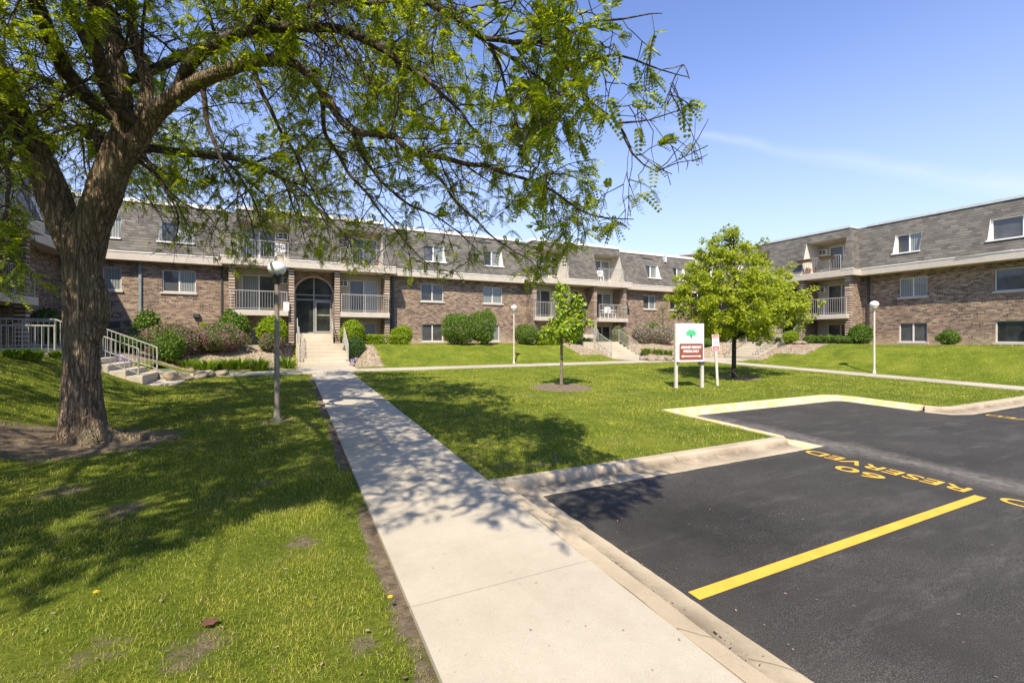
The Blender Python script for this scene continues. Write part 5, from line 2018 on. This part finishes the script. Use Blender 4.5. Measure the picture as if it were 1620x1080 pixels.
# boughs off the limbs in the upper and near side of the crown
HID = lines[-10:] + lines[0:1] + lines[1:3]
extra_l = []
for hi_, (P, rr) in enumerate(HID):
    L = len(P)
    for k in range(L // 3, L, 5 if hi_ < 10 else 9):
        ax = (P[min(k + 1, L - 1)] - P[k - 1]).normalized()
        for q_ in range(2):
            d = Vector((random.gauss(0, 1), random.gauss(0, 1), random.gauss(0, .45)))
            d = (d - ax * d.dot(ax)).normalized() + ax * random.uniform(.1, .7)
            B = grow(P[k], d, random.uniform(1.4, 3.0), .03, .10, .10, .12)
            if len(B) > 5:
                r0 = min(.032, rr[k] * .6 + .008)
                r2_ = radii(len(B), [r0, .006])
                bm_.tube([p - OFF for p in B], r2_, 6, False)
                extra_l.append((B, r2_))
lines += extra_l
n1 = 0
for P, rr in lines:
    acc = 0
    L = sum((b - a).length for a, b in zip(P[:-1], P[1:]))
    run = 0
    nxt = .7 if rr[0] > .15 else .25
    for i in range(1, len(P)):
        seg = (P[i] - P[i - 1]).length
        run += seg
        if run < nxt or i == len(P) - 1 and False:
            continue
        thick = rr[i]
        nxt = run + random.uniform(.18, .36) * (1 if thick < .06 else 1.5)
        ax = (P[i] - P[i - 1]).normalized()
        for rep in range(2 if thick < .10 else 1):
            d = Vector((random.gauss(0, 1), random.gauss(0, 1), random.gauss(0, .7)))
            d = (d - ax * d.dot(ax)).normalized()
            d = (d * .8 + ax * random.uniform(.2, 1.0) + UP * random.uniform(-.25, .35)).normalized()
            Lb = random.uniform(.7, 1.9) * (1 if thick > .02 else .6)
            B = grow(P[i], d, Lb, .01, .22, .17, .10)
            if len(B) < 4:
                continue
            n1 += 1
            r0 = min(thick * .45, random.uniform(.008, .017))
            bm_.tube([p - OFF for p in B], radii(len(B), [r0, .0035]), 5, False)
            spurs(B, .15, len(B) // 2)
            s = random.uniform(.15, .3)
            j = 2
            while j < len(B):
                ax2 = (B[j] - B[j - 1]).normalized()
                d2 = Vector((random.gauss(0, 1), random.gauss(0, 1), random.gauss(0, .8)))
                d2 = (d2 - ax2 * d2.dot(ax2)).normalized()
                d2 = (d2 + ax2 * random.uniform(.2, .9)).normalized()
                Tt = grow(B[j], d2, random.uniform(.20, .65), .004, .25, .24, .07)
                if len(Tt) > 2:
                    tw.tube([p - OFF for p in Tt], radii(len(Tt), [.0055, .002]), 3, False)
                    spurs(Tt, .11, len(Tt) // 3)
                j += random.choice((1, 2, 2))
bm_.build('branches', M['twig'], lt, True)
tw.build('twigs', M['twig'], lt)

LP_ = np.array([tuple(p) for p in leafP])
LD_ = np.array([tuple(p) for p in leafD])
# foliage comes in denser and thinner patches
dens = np.array([mnoise.noise(Vector(p) * .9 + Vector((5, 2, 8))) for p in LP_])
keepl = rng.random(len(LP_)) < np.clip(.21 + dens * 1.0 + .38 * (proj(LP_)[0] > 840) - .18 * ((proj(LP_)[1] > 290) & (proj(LP_)[0] < 620)), .04, .9)
LP_, LD_ = LP_[keepl], LD_[keepl]
rep = rng.integers(2, 6, len(LP_))
LP_ = np.repeat(LP_, rep, 0)
LD_ = np.repeat(LD_, rep, 0)
vpx, vpy, vd_ = proj(LP_)
hid = (vpy < -30) | (vd_ < 1) | (vpx < -30)
okk = ok_pt(LP_) & (~hid | (rng.random(len(LP_)) < np.where(LP_[:, 0] < -2.2, .62, .42))) & (hid | (vd_ > 3.35))
LP_, LD_ = LP_[okk], LD_[okk]
N = len(LP_)
print('locust: branches', n1, 'fronds', N)
fl = rng.uniform(.095, .185, N)
fd = unit(rand_dirs(N) * np.array([1, 1, .6]) + LD_ * .75 + np.array([0, 0, .05]))
fs = unit(np.cross(fd, unit(rand_dirs(N) * .5 + np.array([0, 0, 1.0]))))
Vs, base = [], 0
PAIRS = 7
sun_side = np.array([0, 0, 1.0])
for k in range(PAIRS):
    s = (k + .6) / PAIRS
    c = LP_ + fd * (fl * s)[:, None] + np.array([0, 0, -1.0]) * (fl * s * s * .40)[:, None]
    prof = .55 + .45 * math.sin(math.pi * min(.95, .2 + s * .75))
    for sg in (-1, 1):
        A = unit(fs * sg + fd * .45 + np.array([0, 0, -.12]))
        nrm = unit(np.cross(A, fd))
        B = unit(np.cross(nrm, A))
        LL = (fl * .27 * prof)[:, None]
        WW = (fl * .085)[:, None]
        Vs.append(np.stack([c, c + A * LL * .5 + B * WW, c + A * LL, c + A * LL * .5 - B * WW], 1))
V = np.stack(Vs, 1)                        # N, 2*PAIRS, 4, 3
# rachis strip joins the leaflets of a frond into one island
r0 = LP_
r1 = LP_ + fd * fl[:, None] + np.array([0, 0, -1.0]) * (fl * .40)[:, None]
V = V.reshape(N, -1, 3)
nl = V.shape[1]
V = np.concatenate([V, r0[:, None] + fs[:, None] * .0012, r0[:, None] - fs[:, None] * .0012, r1[:, None]], 1)
nvf = V.shape[1]
fq = np.arange(nl).reshape(-1, 4)
Fq = (np.arange(N)[:, None, None] * nvf + fq[None]).reshape(-1, 4)
Ft = np.arange(N)[:, None] * nvf + np.array([[nl, nl + 1, nl + 2]])
np_mesh('crown', V.reshape(-1, 3) - np.array(OFF), [Fq, Ft], M['locust_leaf'], lt)

# ------------------------------------------------------------ grass, litter, dandelions
NB = 780000
r_ = 1.2 * (36 / 1.2) ** rng.random(NB) ** .92
az = rng.uniform(-R(62), R(62), NB)
vd = R(26.01)
x = r_ * np.sin(az + vd)
y = r_ * np.cos(az + vd)
keepb = is_lawn(x, y) & (x > -15) & (x < 35) & (y < 29.5)
keepb &= (y < 28.3) & (x < 31.5)
keepb &= rng.random(NB) > np.clip(bed_f(x, y) * 2.6 - .55, 0, 1)
df = dirt_f(x, y)
patch = np.array([mnoise.noise(Vector((a * 1.3, b * 1.3, 7))) for a, b in zip(x, y)])
keepb &= rng.random(NB) > np.clip(df * 1.9 - .35 + patch * .3, 0, .985)
e = np.minimum(np.abs(x - .76), np.abs(x - 2.29))
keepb &= ~((e < .03) & (y < 20.4))
thin = np.array([mnoise.noise(Vector((a * 3.1, b * 3.1, 17))) + .6 * mnoise.noise(Vector((a * .6, b * .6, 27))) for a, b in zip(x, y)])
keepb &= rng.random(NB) > np.clip(thin * 1.25, 0, .72)
x, y, r_, patch = x[keepb], y[keepb], r_[keepb], patch[keepb]
nb = len(x)
lod = np.clip(r_ / 4.2, 1, 6)
h = rng.uniform(.012, .036, nb) * (1 + .75 * patch) * np.clip(lod, 1, 1.5)
tall = rng.random(nb) < .015
h = np.where(tall & (r_ < 12), h * 1.7, h)
w = rng.uniform(.0010, .0021, nb) * lod
a = rng.uniform(0, 2 * math.pi, nb)
lean = rng.uniform(.2, 1.5, nb)
out = np.stack([np.cos(a), np.sin(a), np.zeros(nb)], 1)
a2 = a + rng.uniform(-1.2, 1.2, nb)
sd = np.stack([-np.sin(a2), np.cos(a2), np.zeros(nb)], 1)
P = np.stack([x, y, G(x, y) - .014], 1)
up = np.array([0, 0, 1.0])
mid = P + (up * .62 + out * (lean * .30)[:, None]) * h[:, None]
tip = P + (up * (1 - lean * .25)[:, None] + out * lean[:, None]) * h[:, None]
V = np.stack([P - sd * w[:, None], P + sd * w[:, None], mid + sd * w[:, None] * .75, mid - sd * w[:, None] * .75, tip], 1).reshape(-1, 3)
# broad-leaved weeds and coarse tufts among the blades
wp, wa, wb, wl_, ww = [], [], [], [], []
for k in range(420):
    q = random.random()
    xx = random.uniform(-5.2, .55)
    yy = 2.0 + 8.5 * random.random() ** 1.5
    if mnoise.noise(Vector((xx * .8, yy * .8, 1))) < random.uniform(-.3, .25):
        continue
    for j in range(random.randint(5, 12)):
        an = random.uniform(0, 6.28)
        wp.append((xx + random.gauss(0, .02), yy + random.gauss(0, .02), g(xx, yy) - .006))
        wa.append((math.cos(an), math.sin(an), random.uniform(.2, 1.0)))
        wb.append((-math.sin(an), math.cos(an), 0))
        wl_.append(random.uniform(.014, .04))
        ww.append(wl_[-1] * random.uniform(.22, .5))
Vw, Fw = quads_from(np.array(wp), unit(np.array(wa)), unit(np.array(wb)), np.array(wl_), np.array(ww))
i5 = np.arange(nb)[:, None] * 5
tag(np_mesh('weeds', Vw, [Fw], M['weed']), kind='stuff')
tag(np_mesh('grass', V, [i5 + np.array([[0, 1, 2, 3]]), i5 + np.array([[3, 2, 4]])], M['grass']), kind='stuff')
print('blades', nb)


def litter(name, n, sampler, mat, size):
    P, A, B, L, W = [], [], [], [], []
    for k in range(n):
        q = sampler()
        if q is None:
            continue
        an = random.uniform(0, 6.28)
        P.append(q)
        A.append((math.cos(an), math.sin(an), random.uniform(-.05, .35)))
        B.append((-math.sin(an), math.cos(an), random.uniform(-.2, .2)))
        s = size * random.uniform(.5, 1.5)
        L.append(s)
        W.append(s * random.choice((.12, .2, .45, .6)))
    V, Fq = quads_from(np.array(P), unit(np.array(A)), unit(np.array(B)), np.array(L), np.array(W))
    return tag(np_mesh(name, V, [Fq], M[mat]), kind='stuff')


def s_lot():
    xx = 2.6 + 9 * random.random() ** 1.8
    yy = random.uniform(-.2, 5.2)
    if xx < 2.8:
        return (xx, yy, .025 * yy - .085)
    return (xx, yy, .025 * yy + LOT + .006)


def s_gut():
    yy = random.uniform(.5, 5.0)
    return (random.uniform(2.5, 2.62), yy, .025 * yy - .058)


def s_walk():
    yy = random.uniform(1.2, 9)
    return (random.uniform(.78, 2.27), yy, .025 * yy + .024)


def s_lawn():
    xx, yy = random.uniform(-5, .74), random.uniform(2, 10)
    return (xx, yy, g(xx, yy) + .012)


litter('lot_litter', 240, s_lot, 'litter', .022)
litter('gutter_litter', 90, s_gut, 'litter', .05)
litter('walk_litter', 60, s_walk, 'litter', .022)
litter('lawn_litter', 520, s_lawn, 'litter', .03)
# one brown dead leaf lying on the lawn
p, t = hit(331, 990)
m = MB()
m.v = [(-.06, 0, .01), (-.03, -.035, .02), (.03, -.04, .012), (.07, .0, .03), (.035, .04, .02), (-.03, .04, .03)]
m.f = [(0, 1, 2, 3, 4, 5)]
o = m.build('dead_leaf', M['dead_leaf'])
o.location = p + Vector((0, 0, .012))
o.scale = (.8, .8, .8)
tag(o, 'single brown dead leaf lying on the foreground grass', 'leaf')


def dandelion(label, px, py):
    p, t = hit(px, py)
    root = thing('dandelion', label, 'flower', p, 0, 'dandelions in the lawn')
    MB().tube([(0, 0, 0), (.004, 0, .05), (0, .003, .085)], .0022, 5).build('stem', M['shrub_mid'], root)
    m = MB()
    for k in range(22):
        an = k * 2.4
        for q, zz in ((.019, .088), (.012, .094)):
            d = Vector((math.cos(an), math.sin(an), 0)) * q
            s = Vector((-math.sin(an), math.cos(an), 0)) * .003
            m.quad((0, 0, .086), d * .7 + s + UP * zz, d + UP * zz, d * .7 - s + UP * zz)
    m.build('flower_head', M['dandelion'], root)


dandelion('yellow dandelion beside the near edge of the straight walk', 617, 964)
dandelion('yellow dandelion in the leafy weeds on the left foreground lawn', 152, 957)
dandelion('yellow dandelion on the lawn above the near kerb', 979, 697)
